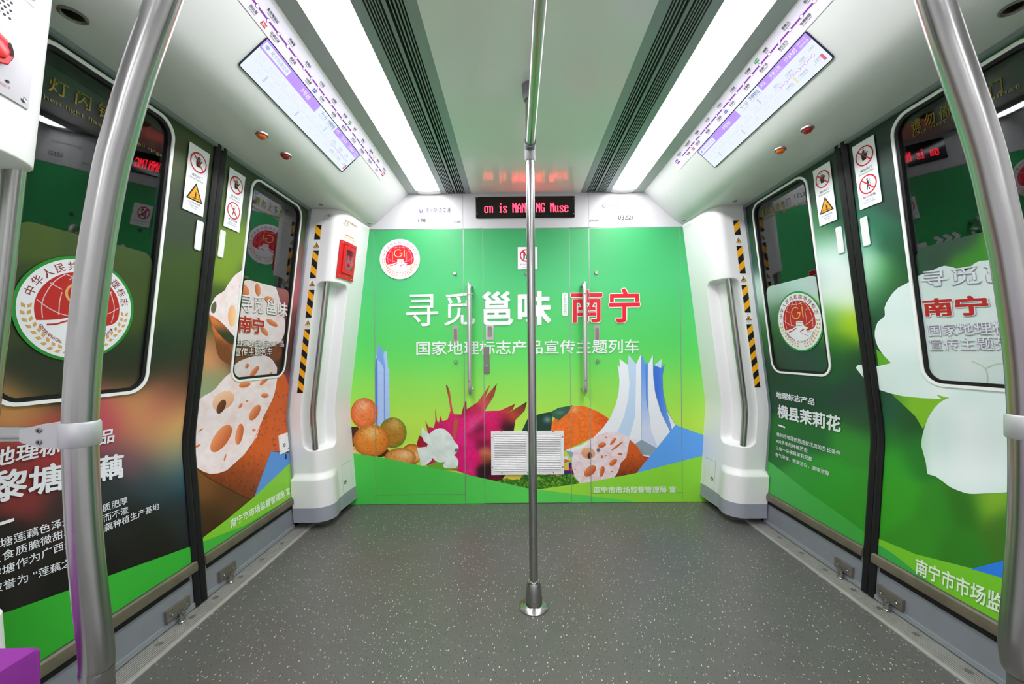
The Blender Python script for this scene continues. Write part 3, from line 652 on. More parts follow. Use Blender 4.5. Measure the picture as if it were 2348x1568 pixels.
for a, b in ((EX[1], EX[2]), (EX[5], EX[6])): gm.box(a, b, D - .0008, D + .011, .0605, .0635); gm.box(a, b, D - .0008, D + .011, 1.7975, 1.801)
gm.box(EX[3], EX[4], D - .0008, D + .011, 1.799, 1.802)
tag(gm.build('trim_1', GREYTRIM), 'thin grey gaps around the end wall doors', 'trim', **S_)

def lock(px, py, parent, r=.012):
    x, z = end_at(px, py); MB().lathe([(r, .0), (r, .006), (r * .85, .009), (r * .45, .009), (r * .42, .005), (r * .1, .005)], (x, D - .001, z), (0, -1, 0), 20).build('lock', STEEL, parent, 40)
for p in ((1043, 627), (1045, 829), (1047, 1031)): lock(*p, d5)
for p in ((1367, 625), (1370, 828), (1371.5, 1031)): lock(*p, d7)
lock(1207, 627, d6)
def pull(px0, py0, px1, py1, parent, m=SATIN, name='recessed_pull', deep=True):
    (x0, z1), (x1, z0) = end_at(px0, py0), end_at(px1, py1)
    mb = MB(); out = [(x0, z0), (x1, z0), (x1, z1), (x0, z1)]
    ro = rrect(x0, x1, z0, z1, .001, 8); w = (x1 - x0); ri = rrect(x0 + w * .24, x1 - w * .2, z0 + .018, z1 - .018, w * .25, 8)
    n = len(ro); y = D - .004
    v = [(a, y, b) for a, b in ro] + [(a, y, b) for a, b in ri] + [(a, D - .0005, b) for a, b in ri] + [(a, D - .0003, b) for a, b in ro]
    f = []
    for i in range(n):
        j = (i + 1) % n; f += [(i, n + i, n + j, j), (n + i, 2 * n + i, 2 * n + j, n + j), (3 * n + i, i, j, 3 * n + j)]
    f.append(tuple(range(2 * n, 3 * n)))
    p = fix_normals(mb.add(v, f).build(name, m, parent))
    v = [(a, D - .0009, b) for a, b in ri]; obj('cup', v, [tuple(range(len(v)))], STEELD, p); return p  # flat darker face: the shade of the recess is put into its colour
pull(1037.5, 747, 1051, 787.5, d5); pull(1361.5, 745.5, 1375.5, 786, d7)
p6 = pull(1114, 742, 1132, 779, d6, STEEL, 'door_latch')
x0, z1 = end_at(1109.5, 795.5); x1, z0 = end_at(1122.5, 857)
pl = MB().box(x0, x1, D - .006, D, z0, z1, .001).build('lock_plate', mat('grey_lock_plate', (128, 124, 116), .45, metal=.4), d6)
x, z = end_at(1115.5, 838); MB().lathe([(.008, 0), (.008, .003), (.004, .003), (.003, .001)], (x, D - .0058, z), (0, -1, 0), 16).build('keyhole', STEEL, pl, 40)

# vent grille on the cab door
x0, z1 = end_at(1126, 988); x1, z0 = end_at(1293, 1086)
vg = thing('vent_grille', 'white louvred vent grille screwed low on the centre cab door', 'grille', ((x0 + x1) / 2, D, z0))
m = MB(); xm = end_at(1209, 1040)[0]
zt, zb = z1 - .022, z0 + .022
for a, b in ((x0, x0 + .021), (xm - .006, xm + .006), (x1 - .021, x1)): m.box(a, b, D - .012, D - .0045, zb - .001, zt + .001)
m.box(x0, x1, D - .012, D - .0045, zt, z1).box(x0, x1, D - .012, D - .0045, z0, zb); m.build('frame', WHITE2, vg)
MB().box(x0 + .01, x1 - .01, D - .0055, D - .004, zb, zt).build('backing', DARK, vg)
nl = 21; dz = (zt - zb) / nl
for k in range(nl):
    zz = zb + dz * k; m = MB()
    for a, b in ((x0 + .021, xm - .006), (xm + .006, x1 - .021)):
        v = [(a, D - .0055, zz + dz * .93), (b, D - .0055, zz + dz * .93), (b, D - .014, zz + dz * .30), (a, D - .014, zz + dz * .30), (a, D - .0055, zz), (b, D - .0055, zz)]
        m.add(v, [(0, 1, 2, 3), (3, 2, 5, 4), (0, 3, 4), (1, 5, 2)])
    fix_normals(m.build('louvre', WHITE2, vg))
for px, py in ((1150, 989), (1209, 989), (1268, 988), (1151, 1082.5), (1210, 1082), (1269, 1081.5), (1128.5, 1002), (1129.5, 1070), (1289.5, 1000.5), (1290, 1069)):
    x, z = end_at(px, py); MB().lathe([(.0042, 0), (.0042, .0015), (.002, .0022)], (x, D - .0118, z), (0, -1, 0), 12).build('screw', STEELD, vg)

# grab bars
def grab_bar(px, pt, pb, lab, lean):
    x, z1 = end_at(px, pt, D - .06); _, z0 = end_at(px, pb, D - .06); z1 -= .017; z0 += .017; lean = 0
    t = thing('grab_bar', lab, 'handle', (x, D, z0), 'grab bars on the end wall')
    o = D - .06
    path = [(x - lean * .03, D, z1 - .012)] + bez((x - lean * .02, D - .03, z1 - .004), (x - lean * .004, o, z1 + .005), (x, o, z1 - .05), 8) + bez((x, o, z0 + .05), (x - lean * .004, o, z0 - .005), (x - lean * .02, D - .03, z0 + .004), 8) + [(x - lean * .03, D, z0 + .012)]
    MB().tube(path, .0145, 20).build('bar', mat('satin_steel', (214, 214, 212), .36, metal=.9), t, 50)
    for zz in (z1 - .075, z0 + .075): MB().lathe([(.005, 0), (.005, .002), (.002, .002)], (x, o - .0138, zz), (0, -1, 0), 12).build('screw', STEELD, t)
    for zz in (z1 - .012, z0 + .012): MB().lathe([(.0175, 0), (.0172, .004), (.0150, .006)], (x - lean * .03, D - .0045, zz), (0, -1, 0), 20).build('mount', STEEL, t, 40)
grab_bar(1075, 643, 907, 'left steel grab bar bolted beside the centre cab door', -1)
grab_bar(1340.5, 641, 905, 'right steel grab bar bolted beside the centre cab door', 1)

# header lettering and badges
def header(name, fn):
    H = Art(A.topx, lambda x, y: end_at(x, y)); fn(H); orient(H.build(name, PAPER, end_map, None, None, we), 1, -1)
def _op(H):
    H.text_box('南宁轨道交通', (976, 488.5), (1033, 487.5), (976, 477), (34, 38, 58), .001, 0)
    H.text_box('NANNING RAIL TRANSIT', (976, 491.5), (1033, 490.5), (976, 489.5), (96, 100, 110), .001, 0)
    for sx in (-1, 1):
        for k in (0, 1, 2): H.line(spline([(965.5 + sx * (1 + k * .6), 488.5), (965.5 + sx * (2 + k * 1.2), 482), (965.5 + sx * (4 + k), 478.5 + k)], 4), .0022, (34, 50, 140) if k < 2 else (70, 104, 170), .001)
def _mk(H):
    H.text_box('中车株洲电力机车有限公司', (1393, 474), (1450, 473.6), (1393, 469.5), (66, 70, 78), .001, 0)
    H.disc((1384.5, 472.5), 4.3, 4, (88, 94, 104), .001); H.disc((1384.5, 472.5), 3.2, 3, (198, 199, 200), .0013); H.line([(1382.5, 473), (1384.5, 471.5), (1387, 473)], .002, (96, 100, 110), .0015)
header('operator_logo', _op); header('maker_logo', _mk)
header('end_marking', lambda H: H.text_box('I 端', (959, 510), (976, 509.7), (959, 500.5), (8, 8, 12), .001, .01))
header('cabinet_marking', lambda H: H.text_box('XH柜', (1040, 512.5), (1056.5, 512.3), (1040, 506), (64, 68, 76), .001, 0))
header('car_number', lambda H: H.text_box('03221', (1417.5, 503.3), (1451.5, 502.8), (1417.5, 494), (10, 11, 15), .001))
header('cabinet_marking', lambda H: H.text_box('JDQ柜', (1351.5, 509), (1372.5, 508.7), (1351.5, 503), (74, 78, 86), .001, 0))

# LED sign
x0, z1 = end_at(1091, 452.5); x1, z0 = end_at(1317.5, 499)
ls = thing('led_sign', 'black dot matrix sign with scrolling red letters above the centre door', 'sign', ((x0 + x1) / 2, D, z0))
MB().box(x0, x1, D - .012, D + .001, z0, z1, .003).build('housing', mat('gloss_black', (12, 12, 13), .12), ls)
VGA = {'N': (0xC6, 0xE6, 0xF6, 0xFE, 0xDE, 0xCE, 0xC6, 0xC6, 0xC6, 0xC6), 'A': (0x10, 0x38, 0x6C, 0xC6, 0xC6, 0xFE, 0xC6, 0xC6, 0xC6, 0xC6), 'I': (0x3C, 0x18, 0x18, 0x18, 0x18, 0x18, 0x18, 0x18, 0x18, 0x3C),
       'G': (0x3C, 0x66, 0xC2, 0xC0, 0xC0, 0xDE, 0xC6, 0xC6, 0x66, 0x3A), 'M': (0xC6, 0xEE, 0xFE, 0xFE, 0xD6, 0xC6, 0xC6, 0xC6, 0xC6, 0xC6), 'o': (0, 0, 0, 0x7C, 0xC6, 0xC6, 0xC6, 0xC6, 0xC6, 0x7C),
       'n': (0, 0, 0, 0xDC, 0x66, 0x66, 0x66, 0x66, 0x66, 0x66), 'i': (0x18, 0x18, 0, 0x38, 0x18, 0x18, 0x18, 0x18, 0x18, 0x3C), 's': (0, 0, 0, 0x7C, 0xC6, 0x60, 0x38, 0x0C, 0xC6, 0x7C),
       'u': (0, 0, 0, 0xCC, 0xCC, 0xCC, 0xCC, 0xCC, 0xCC, 0x76), 'e': (0, 0, 0, 0x7C, 0xC6, 0xFE, 0xC0, 0xC0, 0xC6, 0x7C)}
msg = 'on is NANNING Muse'; m = MB()
xa, zt = end_at(1110.5, 467.5); xb, zb = end_at(1304, 488)
cw, ch = (xb - xa) / (8 * len(msg)), (zt - zb) / 10
for i, c in enumerate(msg + ' '):
    if c == ' ': m.build('lit_word', LEDM, ls); m = MB()
    for r, bits in enumerate(VGA.get(c, ())):
        for k in range(8):
            if bits >> (7 - k) & 1:
                x, z = xa + (i * 8 + k + .5) * cw, zt - (r + .5) * ch
                m.add([(x - cw * .42, D - .0126, z - ch * .36), (x + cw * .42, D - .0126, z - ch * .36), (x + cw * .42, D - .0126, z + ch * .36), (x - cw * .42, D - .0126, z + ch * .36)], [(0, 1, 2, 3)])
for px, py in ((1094.5, 455), (1094.5, 492), (1314, 457), (1314.5, 491)):
    x, z = end_at(px, py); MB().lathe([(.004, 0), (.003, .001)], (x, D - .012, z), (0, -1, 0), 10).build('screw', STEELD, ls)

# small no-entry sticker on the cab door
st = Art(A.topx, lambda x, y: end_at(x, y))
st.poly([(1187, 567), (1232, 566.7), (1232.3, 617.5), (1187.3, 618)], (240, 241, 243), .006)
cx, cy = 1206.5, 586.3
st.disc((cx, cy), 14.6, 14.6, (222, 34, 54), .0063); st.disc((cx, cy), 11.7, 11.7, (242, 243, 245), .0066)
st.poly([(1200, 576), (1204, 578), (1203, 596), (1200, 596)], (30, 30, 32), .0069); st.poly([(1207, 577), (1212, 577), (1213, 585), (1209, 583)], (30, 30, 32), .0069); st.poly([(1206, 587), (1211, 588), (1208, 594), (1205, 594)], (30, 30, 32), .0069)
st.line([(cx - 9, cy - 9), (cx + 9, cy + 9)], .010, (222, 34, 54), .0072)
st.text_box('非工作人员禁止入内', (1192, 607.8), (1227, 607.5), (1192, 605), (70, 72, 90), .0063)
st.text_box('Staff Only', (1199, 614.5), (1221, 614.2), (1199, 611.5), (130, 132, 140), .0063)
o = orient(st.build('no_entry_sticker', PAPER, end_map), 1, -1); tag(o, 'white staff only sticker with red prohibition ring on the centre cab door', 'sign')

# ================================================================== SIDE DOORS
SY = {-1: 1.485, 1: 1.503}                       # where the two leaves meet
def wall_map(side, off=0.0):
    def f(V, lift): return np.column_stack([side * (Pz(V[:, 1]) - lift - off), V[:, 0], V[:, 1]])
    return f
def strip(side, y0, y1, z0, z1, l0, l1, nz=None, ny=1):    # slab that follows the wall profile
    nz = nz or max(2, int((z1 - z0) / .04)); zs = np.linspace(z0, z1, nz + 1); v = []; f = []
    for y in (y0, y1):
        for l in (l0, l1): v += [(side * (float(Pz(z)) - l), y, z) for z in zs]
    n = nz + 1; I = lambda a, b, k: (a * 2 + b) * n + k
    for k in range(nz):
        f += [(I(0, 1, k), I(0, 1, k + 1), I(1, 1, k + 1), I(1, 1, k)), (I(0, 0, k), I(1, 0, k), I(1, 0, k + 1), I(0, 0, k + 1)), (I(0, 0, k), I(0, 0, k + 1), I(0, 1, k + 1), I(0, 1, k)), (I(1, 0, k), I(1, 1, k), I(1, 1, k + 1), I(1, 0, k + 1))]
    f += [(I(0, 0, 0), I(0, 1, 0), I(1, 1, 0), I(1, 0, 0)), (I(0, 0, nz), I(1, 0, nz), I(1, 1, nz), I(0, 1, nz))]
    return v, f
def slab(name, side, y0, y1, z0, z1, l0, l1, m, parent, smooth=30):
    v, f = strip(side, y0, y1, z0, z1, l0, l1); return fix_normals(MB().add(v, f).build(name, m, parent, smooth))
def ring(side, outo, outi, l0, l1, name, m, parent):
    n = len(outo); P = lambda q, l: (side * (float(Pz(q[1])) - l), q[0], q[1])
    v = [P(q, l1) for q in outo] + [P(q, l1) for q in outi] + [P(q, l0) for q in outo] + [P(q, l0) for q in outi]; f = []
    for i in range(n):
        j = (i + 1) % n; f += [(i, j, n + j, n + i), (2 * n + i, 2 * n + j, j, i), (n + i, n + j, 3 * n + j, 3 * n + i)]
    return fix_normals(MB().add(v, f).build(name, m, parent, 40))

# ---- artwork of the left side
AL = Art(lambda V: project(np.column_stack([-Pz(V[:, 1]), V[:, 0], V[:, 1]])), lambda x, y: wall_at(x, y, -1), (1, 0))
AR = Art(lambda V: project(np.column_stack([Pz(V[:, 1]), V[:, 0], V[:, 1]])), lambda x, y: wall_at(x, y, 1), (-1, 0))
SL_NEAR = [(60, 150, (25, 35, 28)), (400, 250, (44, 58, 34)), (430, 330, (60, 75, 42)), (420, 520, (55, 66, 52)), (425, 620, (60, 80, 34)), (400, 700, (54, 72, 34)), (430, 760, (45, 62, 40)), (380, 800, (35, 50, 38)), (420, 850, (52, 46, 36)), (410, 900, (120, 80, 60)), (300, 930, (205, 150, 90)), (380, 935, (196, 110, 95)), (60, 945, (190, 140, 80)), (430, 965, (236, 190, 110)), (400, 1000, (228, 178, 102)), (330, 990, (205, 140, 100)), (250, 960, (185, 70, 90)), (100, 1000, (160, 55, 60)), (20, 1060, (140, 55, 55)), (60, 1130, (120, 45, 45)), (300, 1050, (120, 80, 90)), (380, 1050, (130, 125, 105)), (432, 1035, (116, 146, 134)), (430, 1090, (30, 75, 95)), (350, 1100, (40, 60, 70)), (250, 1120, (35, 45, 50)), (150, 1180, (50, 35, 35)), (40, 1250, (30, 25, 25)), (300, 1200, (28, 28, 28)), (420, 1180, (36, 42, 46)), (200, 1300, (18, 16, 16)), (350, 1250, (25, 20, 18)), (60, 500, (72, 92, 30)), (200, 470, (64, 84, 34)), (300, 700, (64, 78, 30)), (60, 700, (52, 66, 30)), (300, 850, (34, 40, 30)), (100, 880, (34, 44, 30)), (250, 560, (66, 84, 34)), (-100, 1000, (150, 60, 60)), (-100, 500, (60, 80, 30)), (-100, 1300, (18, 16, 16))]
SL_FAR = [(500, 400, (58, 75, 42)), (510, 480, (75, 100, 46)), (500, 600, (122, 152, 42)), (512, 560, (112, 142, 46)), (480, 700, (72, 86, 42)), (470, 760, (92, 90, 52)), (476, 815, (228, 155, 108)), (490, 800, (215, 140, 95)), (488, 870, (150, 150, 110)), (468, 905, (150, 172, 132)), (560, 430, (45, 62, 38)), (640, 450, (42, 54, 36)), (690, 520, (62, 76, 46)), (690, 600, (120, 90, 80)), (690, 660, (192, 96, 106)), (680, 760, (95, 40, 38)), (670, 800, (60, 32, 28)), (665, 900, (150, 62, 72)), (540, 800, (84, 54, 34)), (600, 800, (96, 66, 44)), (640, 800, (70, 44, 34)), (520, 790, (70, 46, 28)), (480, 1180, (70, 42, 22)), (500, 1240, (60, 36, 20)), (520, 1130, (92, 52, 26)), (470, 1120, (122, 78, 36)), (560, 1180, (88, 62, 26)), (600, 640, (70, 80, 50)), (650, 660, (150, 90, 90)), (640, 740, (120, 60, 56))]
fN, fF = rbf(SL_NEAR, 34), rbf(SL_FAR, 24)
ys = SY[-1]
AL.poly([(.55, .18), (ys, .18), (ys, 1.83), (.55, 1.83)], fN, 0, step=.011, space='w')
AL.poly([(ys, .18), (2.2, .18), (2.2, 1.83), (ys, 1.83)], fF, 0, step=.010, space='w')
qa = lambda pts: [(400 + x / 2.53, 780 + y / 2.53) for x, y in pts]
qb = lambda pts: [(520 + x / 3.265, 400 + y / 3.265) for x, y in pts]
qc = lambda pts: [(400 + x / 3.136, 300 + y / 3.136) for x, y in pts]
qd = lambda pts: [(x / 2.578, 960 + y / 2.578) for x, y in pts]
# upper lotus root: skin then cut face
AL.poly(qc([(240, 1300), (300, 1340), (420, 1420), (520, 1470), (740, 1500), (760, 1640), (500, 1700), (330, 1640), (290, 1500), (262, 1380)]), lambda P: np.clip(mixc(np.repeat(np.array([[120, 62, 34.]]), len(P), 0), (208, 110, 60), np.clip(noise(P, 14)[:, None] * 1.4 - .2 - np.clip((P[:, 1:] - 770) / 50, 0, 1), 0, 1)), 0, 255), .0006, step=.009, smooth=3)
lw = lambda P: np.clip(np.array([245, 230, 232.]) * (.96 + .05 * noise(P, 7)[:, None]) - np.array([2, 22, 32]) * (np.clip(noise(P + 40, 22) - .6, 0, 1) * 1.5)[:, None], 0, 255)
AL.poly(qc([(245, 1312), (270, 1230), (300, 1185), (355, 1150), (378, 1110), (430, 1040), (490, 1000), (545, 985), (620, 1010), (690, 1062), (735, 1125), (765, 1220), (793, 1330), (803, 1410), (785, 1490), (735, 1540), (640, 1560), (520, 1545), (430, 1480), (380, 1422), (330, 1372), (280, 1335)]), lw, .0009, step=.008, smooth=3)
def lholes(A_, q, rows, lift, sc):
    for (x, y, a, b, rt, *c) in rows: hole(A_, q([(x, y)])[0], a / sc, b / sc, rt, lift, c[0] if c else ((240, 150, 100), (200, 96, 52)), .006)
pale = ((248, 206, 160), (240, 176, 120))
lholes(AL, qc, [(505, 1140, 52, 32, .9), (606, 1142, 46, 20, 1.45), (688, 1215, 36, 24, .5), (412, 1330, 78, 30, 1.6, pale), (566, 1385, 50, 24, 1.1), (708, 1380, 46, 18, .55), (652, 1440, 40, 18, .9), (536, 1050, 12, 6, 1.3), (590, 1040, 10, 5, 1.0), (660, 1080, 9, 5, .5)], .0012, 3.136)
AL.poly(qc([(262, 1260), (290, 1225), (300, 1260), (285, 1310), (262, 1300)]), (96, 92, 66), .0012, smooth=2)
AL.poly(qc([(255, 1335), (330, 1390), (430, 1480), (450, 1530), (380, 1520), (290, 1420)]), lambda P: mixc(np.repeat(np.array([[214, 116, 60.]]), len(P), 0), (50, 52, 34), np.clip((P[:, 1:] - 740) / 25, 0, 1)), .0011, step=.008, smooth=3)
# lower lotus root
AL.poly(qa([(560, 190), (640, 200), (660, 260), (690, 330), (700, 640), (556, 646), (462, 905), (445, 925), (330, 870), (200, 800), (140, 755), (300, 760), (440, 620), (540, 400), (580, 250)]), skin(lambda P: np.clip(((P[:, 1] - 1020) / 110 - (P[:, 0] - 560) / 260), 0, 1)), .0014, step=.008)
AL.poly(qa([(118, 360), (165, 325), (210, 300), (240, 275), (255, 255), (290, 215), (320, 190), (345, 150), (380, 122), (420, 105), (470, 90), (520, 85), (555, 98), (578, 120), (600, 160), (596, 210), (580, 300), (565, 345), (540, 395), (512, 445), (490, 510), (475, 560), (440, 610), (400, 665), (350, 710), (300, 755), (250, 772), (205, 776), (165, 762), (118, 735)]), lw, .0017, step=.008)
lholes(AL, qa, [(266, 570, 92, 42, -.97), (372, 545, 62, 22, -1.42), (463, 420, 52, 24, -1.0), (522, 320, 22, 14, 0), (380, 380, 18, 8, -1.0), (457, 521, 10, 8, 0), (290, 680, 22, 5, -1.3), (130, 612, 18, 7, -.4), (425, 150, 16, 10, -1.2), (468, 182, 40, 14, -.9), (520, 232, 40, 12, -.8), (405, 258, 34, 16, -.2), (560, 200, 20, 8, -1.0), (150, 520, 16, 4, -.6), (418, 352, 8, 5, 0)], .0020, 2.53)
lholes(AL, qa, [(280, 350, 70, 48, -.6, ((244, 200, 168), (234, 170, 130)))], .0020, 2.53)
lholes(AL, qa, [(268, 385, 44, 22, -1.1, ((120, 66, 40), (84, 44, 30)))], .0023, 2.53)
# coloured wedges along the foot of the doors
AL.poly(qa([(556, 646), (720, 660), (720, 700), (460, 907)]), (86, 150, 222), .0023)
AL.poly(qa([(100, 1192), (165, 1142), (300, 1040), (460, 908), (690, 690), (720, 660), (720, 1000), (100, 1300)]), (132, 204, 50), .0024)
AL.poly(qa([(100, 1190), (170, 1165), (400, 1075), (690, 905), (720, 880), (720, 1100), (100, 1400)]), (72, 180, 62), .0027)
AL.poly([(-140, 1438), (20, 1401), (445, 1249), (470, 1240), (470, 1500), (-140, 1700)], lambda P: mixc(np.repeat(np.array([[54, 174, 52.]]), len(P), 0), (40, 150, 34), np.clip((200 - P[:, :1]) / 200, 0, 1)), .0024, step=.03)
for a, b, c, t in (((526.5, 1203), (664, 1138), (526, 1183), '南宁市市场监督管理局 宣'),):
    AL.text_box(t, qa([(322, 1092)])[0], qa([(668, 890)])[0], qa([(316, 1042)])[0], (232, 246, 226), .0030, .022)
LTX = .0032; tl = (226, 230, 234)
AL.text_aff('地理标志产品', 5.05, qd([(578, 147)])[0], .03, qd([(-72, 283)])[0], None, tl, LTX, .024)
AL.text_aff('黎塘莲藕', 1.04, qd([(162, 440)])[0], 3.95, qd([(721, 330)])[0], None, tl, LTX, .026)
AL.line(qd([(-10, 622), (75, 595)]), .008, tl, LTX)
AL.text_aff('黎塘莲藕色泽光润、肉质肥厚', 2.05, qd([(75, 733)])[0], 12.95, qd([(748, 497)])[0], None, tl, LTX, .004)
AL.text_aff('生食质脆微甜、熟食粉而不渣', 1.03, qd([(3, 838)])[0], 12.97, qd([(752, 553)])[0], None, tl, LTX, .004)
AL.text_aff('黎塘作为广西最大的莲藕种植生产基地', 1.03, qd([(5, 923)])[0], 16.95, qd([(935, 530)])[0], None, tl, LTX, .004)
AL.text_aff('被誉为 “莲藕之乡”', 1.03, qd([(12, 1010)])[0], 3.0, qd([(166, 955)])[0], None, tl, LTX, .004)
def slogan(A_, rows, dark=(96, 84, 78)):
    for t, LB, RB, LT_, col, b in rows:
        sgn = A_.ex[0]
        A_.text_box(t, LB, RB, LT_, dark, .0034, b, shift=(sgn * .0016, -.0022)); A_.text_box(t, LB, RB, LT_, (244, 240, 240), .0036, b if col is None else b + .03, grow=0 if col is None else .02)
        if col: A_.text_box(t, LB, RB, LT_, col, .0039, b)
dr = (186, 26, 30)
slogan(AL, [('寻觅', qb([(103, 1030)])[0], qb([(275, 1042)])[0], qb([(112, 893)])[0], None, .002), ('邕味', qb([(298, 1045)])[0], qb([(455, 1068)])[0], qb([(304, 930)])[0], None, .024),
            ('南宁', qb([(85, 1182)])[0], qb([(280, 1197)])[0], qb([(90, 1050)])[0], dr, .034), ('国家地理标志产品', qb([(67, 1285)])[0], qb([(430, 1290)])[0], qb([(70, 1228)])[0], None, .006), ('宣传主题列车', qb([(57, 1360)])[0], qb([(340, 1352)])[0], qb([(62, 1296)])[0], None, .006)])
emblem(AL, wall_at(187, 709, -1), .148, .0030, (36, 150, 52))

# ---- artwork of the right side
SR_FAR = [(1725, 480, (24, 48, 37)), (1860, 400, (36, 62, 46)), (1900, 360, (29, 52, 41)), (1945, 420, (29, 62, 46)), (1735, 560, (32, 78, 52)), (1738, 600, (46, 92, 72)), (1745, 660, (190, 225, 210)), (1748, 690, (200, 235, 215)), (1752, 725, (70, 140, 80)), (1755, 780, (36, 98, 42)), (1765, 860, (21, 68, 36)), (1895, 535, (60, 120, 75)), (1900, 562, (195, 232, 215)), (1920, 600, (225, 238, 235)), (1920, 660, (228, 240, 235)), (1900, 695, (222, 240, 228)), (1950, 690, (225, 240, 220)), (1900, 722, (120, 190, 80)), (1940, 735, (160, 205, 44)), (1962, 745, (166, 200, 26)), (1930, 785, (70, 130, 30)), (1910, 830, (21, 92, 41)), (1950, 830, (31, 72, 41)), (1960, 900, (31, 62, 49)), (1850, 900, (21, 68, 41)), (1800, 880, (23, 72, 43)), (1970, 960, (36, 78, 46)), (1860, 1000, (26, 98, 36)), (1950, 1010, (42, 134, 36)), (1800, 1020, (26, 104, 36)), (1900, 1100, (42, 150, 36)), (1980, 1150, (46, 144, 36)), (1850, 1080, (42, 146, 42)), (1930, 500, (32, 74, 54)), (1950, 560, (150, 205, 185)), (1800, 640, (190, 225, 215)), (1870, 640, (195, 218, 215)), (1775, 670, (168, 200, 185)), (1780, 722, (52, 94, 62)), (1890, 735, (62, 124, 62)), (1800, 820, (42, 78, 62)), (1880, 830, (26, 72, 46)), (1850, 850, (46, 68, 64))]
SR_NEAR = [(1960, 330, (26, 47, 41)), (2030, 300, (26, 50, 41)), (2050, 450, (42, 68, 60)), (2000, 520, (42, 104, 78)), (2040, 560, (37, 88, 62)), (2075, 600, (32, 78, 52)), (1972, 555, (120, 195, 165)), (1984, 620, (192, 228, 208)), (2002, 622, (192, 232, 212)), (2022, 627, (90, 192, 112)), (2036, 630, (42, 112, 42)), (1992, 672, (120, 185, 140)), (2014, 682, (32, 82, 46)), (2050, 640, (42, 78, 52)), (2004, 730, (36, 78, 52)), (2000, 800, (42, 82, 46)), (2014, 830, (27, 78, 42)), (2000, 900, (30, 72, 44)), (2030, 950, (31, 88, 62)), (2090, 970, (32, 84, 37)), (2030, 1000, (37, 116, 42)), (2100, 1030, (32, 116, 37)), (2040, 1060, (47, 154, 37)), (2050, 1150, (52, 154, 32)), (2150, 1180, (47, 134, 32)), (2215, 1165, (42, 108, 27)), (2272, 1150, (124, 174, 44)), (2300, 1210, (62, 114, 32)), (2200, 1250, (47, 124, 32)), (2100, 1240, (52, 140, 34)), (2120, 560, (40, 66, 52)), (2200, 540, (42, 68, 54)), (2285, 560, (62, 154, 32)), (2235, 600, (60, 142, 38)), (2330, 500, (50, 130, 34)), (2450, 800, (60, 120, 40)), (2450, 1200, (60, 110, 40)), (2400, 300, (30, 50, 40))]
ys = SY[1]
AR.poly([(ys, .18), (2.2, .18), (2.2, 1.83), (ys, 1.83)], rbf(SR_FAR, 22), 0, step=.010, space='w')
AR.poly([(.55, .18), (ys, .18), (ys, 1.83), (.55, 1.83)], rbf(SR_NEAR, 24), 0, step=.010, space='w')
pet = lambda P: np.clip(np.array([230, 240, 238.]) - 20 * noise(P, 60)[:, None] * np.array([1, .4, .6]), 0, 255)
AR.poly([(2040, 899), (2100, 898), (2200, 900), (2205, 925), (2135, 948), (2117, 984), (2100, 955), (2065, 922)], lambda P: mixc(np.repeat(np.array([[126, 188, 40.]]), len(P), 0), (70, 140, 40), np.clip((2090 - P[:, :1]) / 50, 0, 1)), .0006, step=.012)
AR.poly([(2010, 800), (2028, 815), (2046, 833), (2015, 842)], (92, 168, 40), .0006)
AR.poly([(1963, 843), (1968, 837), (1985, 836), (2014, 839.5), (2046, 832), (2120, 880), (2160, 915), (2110, 912), (2070, 908), (2040, 901), (2018, 894), (1990, 878), (1973, 856)], pet, .0009, step=.012)
AR.poly([(2171, 914), (2136, 946), (2119, 986), (2115, 1016), (2119, 1040), (2124, 1061), (2127, 1084), (2132, 1088), (2146, 1092), (2163, 1104), (2181, 1117), (2205, 1127), (2226, 1132), (2260, 1131), (2302, 1129), (2327, 1122), (2420, 1080), (2460, 980), (2420, 900), (2240, 906)], lambda P: mixc(pet(P), (170, 215, 180), .6 * np.clip((2140 - P[:, :1]) / 26, 0, 1)), .0009, step=.012, smooth=3)
AR.poly([(2096, 642), (2060, 660), (2040, 683), (2029, 706), (2030, 724), (2014, 738), (2007, 760), (2009, 782), (2020, 805), (2040, 828), (2075, 862), (2105, 888), (2150, 905), (2200, 915), (2330, 922), (2470, 900), (2470, 560), (2330, 585), (2267, 596), (2241, 599), (2223, 610), (2208, 624), (2197, 617), (2189, 615), (2163, 609), (2143, 616), (2130, 623), (2103, 632)], pet, .0012, step=.014, smooth=2)
AR.line(spline([(2225, 828), (2256, 845), (2260, 880), (2240, 890)], 5), .004, (196, 208, 190), .0016); AR.line(spline([(2256, 845), (2280, 835), (2320, 830)], 4), .004, (200, 214, 196), .0016)
AR.poly([(1700, 1012), (1757, 1052), (1800, 1085), (1850, 1125), (1900, 1160), (1950, 1195), (1986, 1222), (2000, 1226), (2000, 1330), (1700, 1300)], lambda P: mixc(np.repeat(np.array([[66, 172, 76.]]), len(P), 0), (60, 160, 62), np.clip((P[:, :1] - 1760) / 200, 0, 1)), .0012, step=.03)
AR.poly([(1990, 1224), (2012, 1233), (2100, 1270), (2230, 1303), (2320, 1330), (2600, 1410), (2600, 1700), (1990, 1400)], (116, 196, 44), .0012)
AR.poly([(2228, 1304), (2320, 1281), (2600, 1200), (2600, 1405), (2345, 1338)], (44, 124, 226), .0015)
AR.poly([(1985, 1228), (2012, 1246), (2050, 1270), (2100, 1310), (2200, 1385), (2320, 1452), (2600, 1600), (2600, 1800), (1985, 1400)], (54, 166, 70), .0018)
AR.text_aff('南宁市市场监督管理局 宣', .03, (2101, 1311), 5.97, (2302, 1405), .060, (226, 240, 222), .0030, .02)
q5 = lambda pts: [(1500 + x / 3.015, 900 + y / 3.015) for x, y in pts]
AR.text_box('地理标志产品', q5([(845, 36)])[0], q5([(1112, 90)])[0], q5([(848, -8)])[0], tl, LTX, .03)
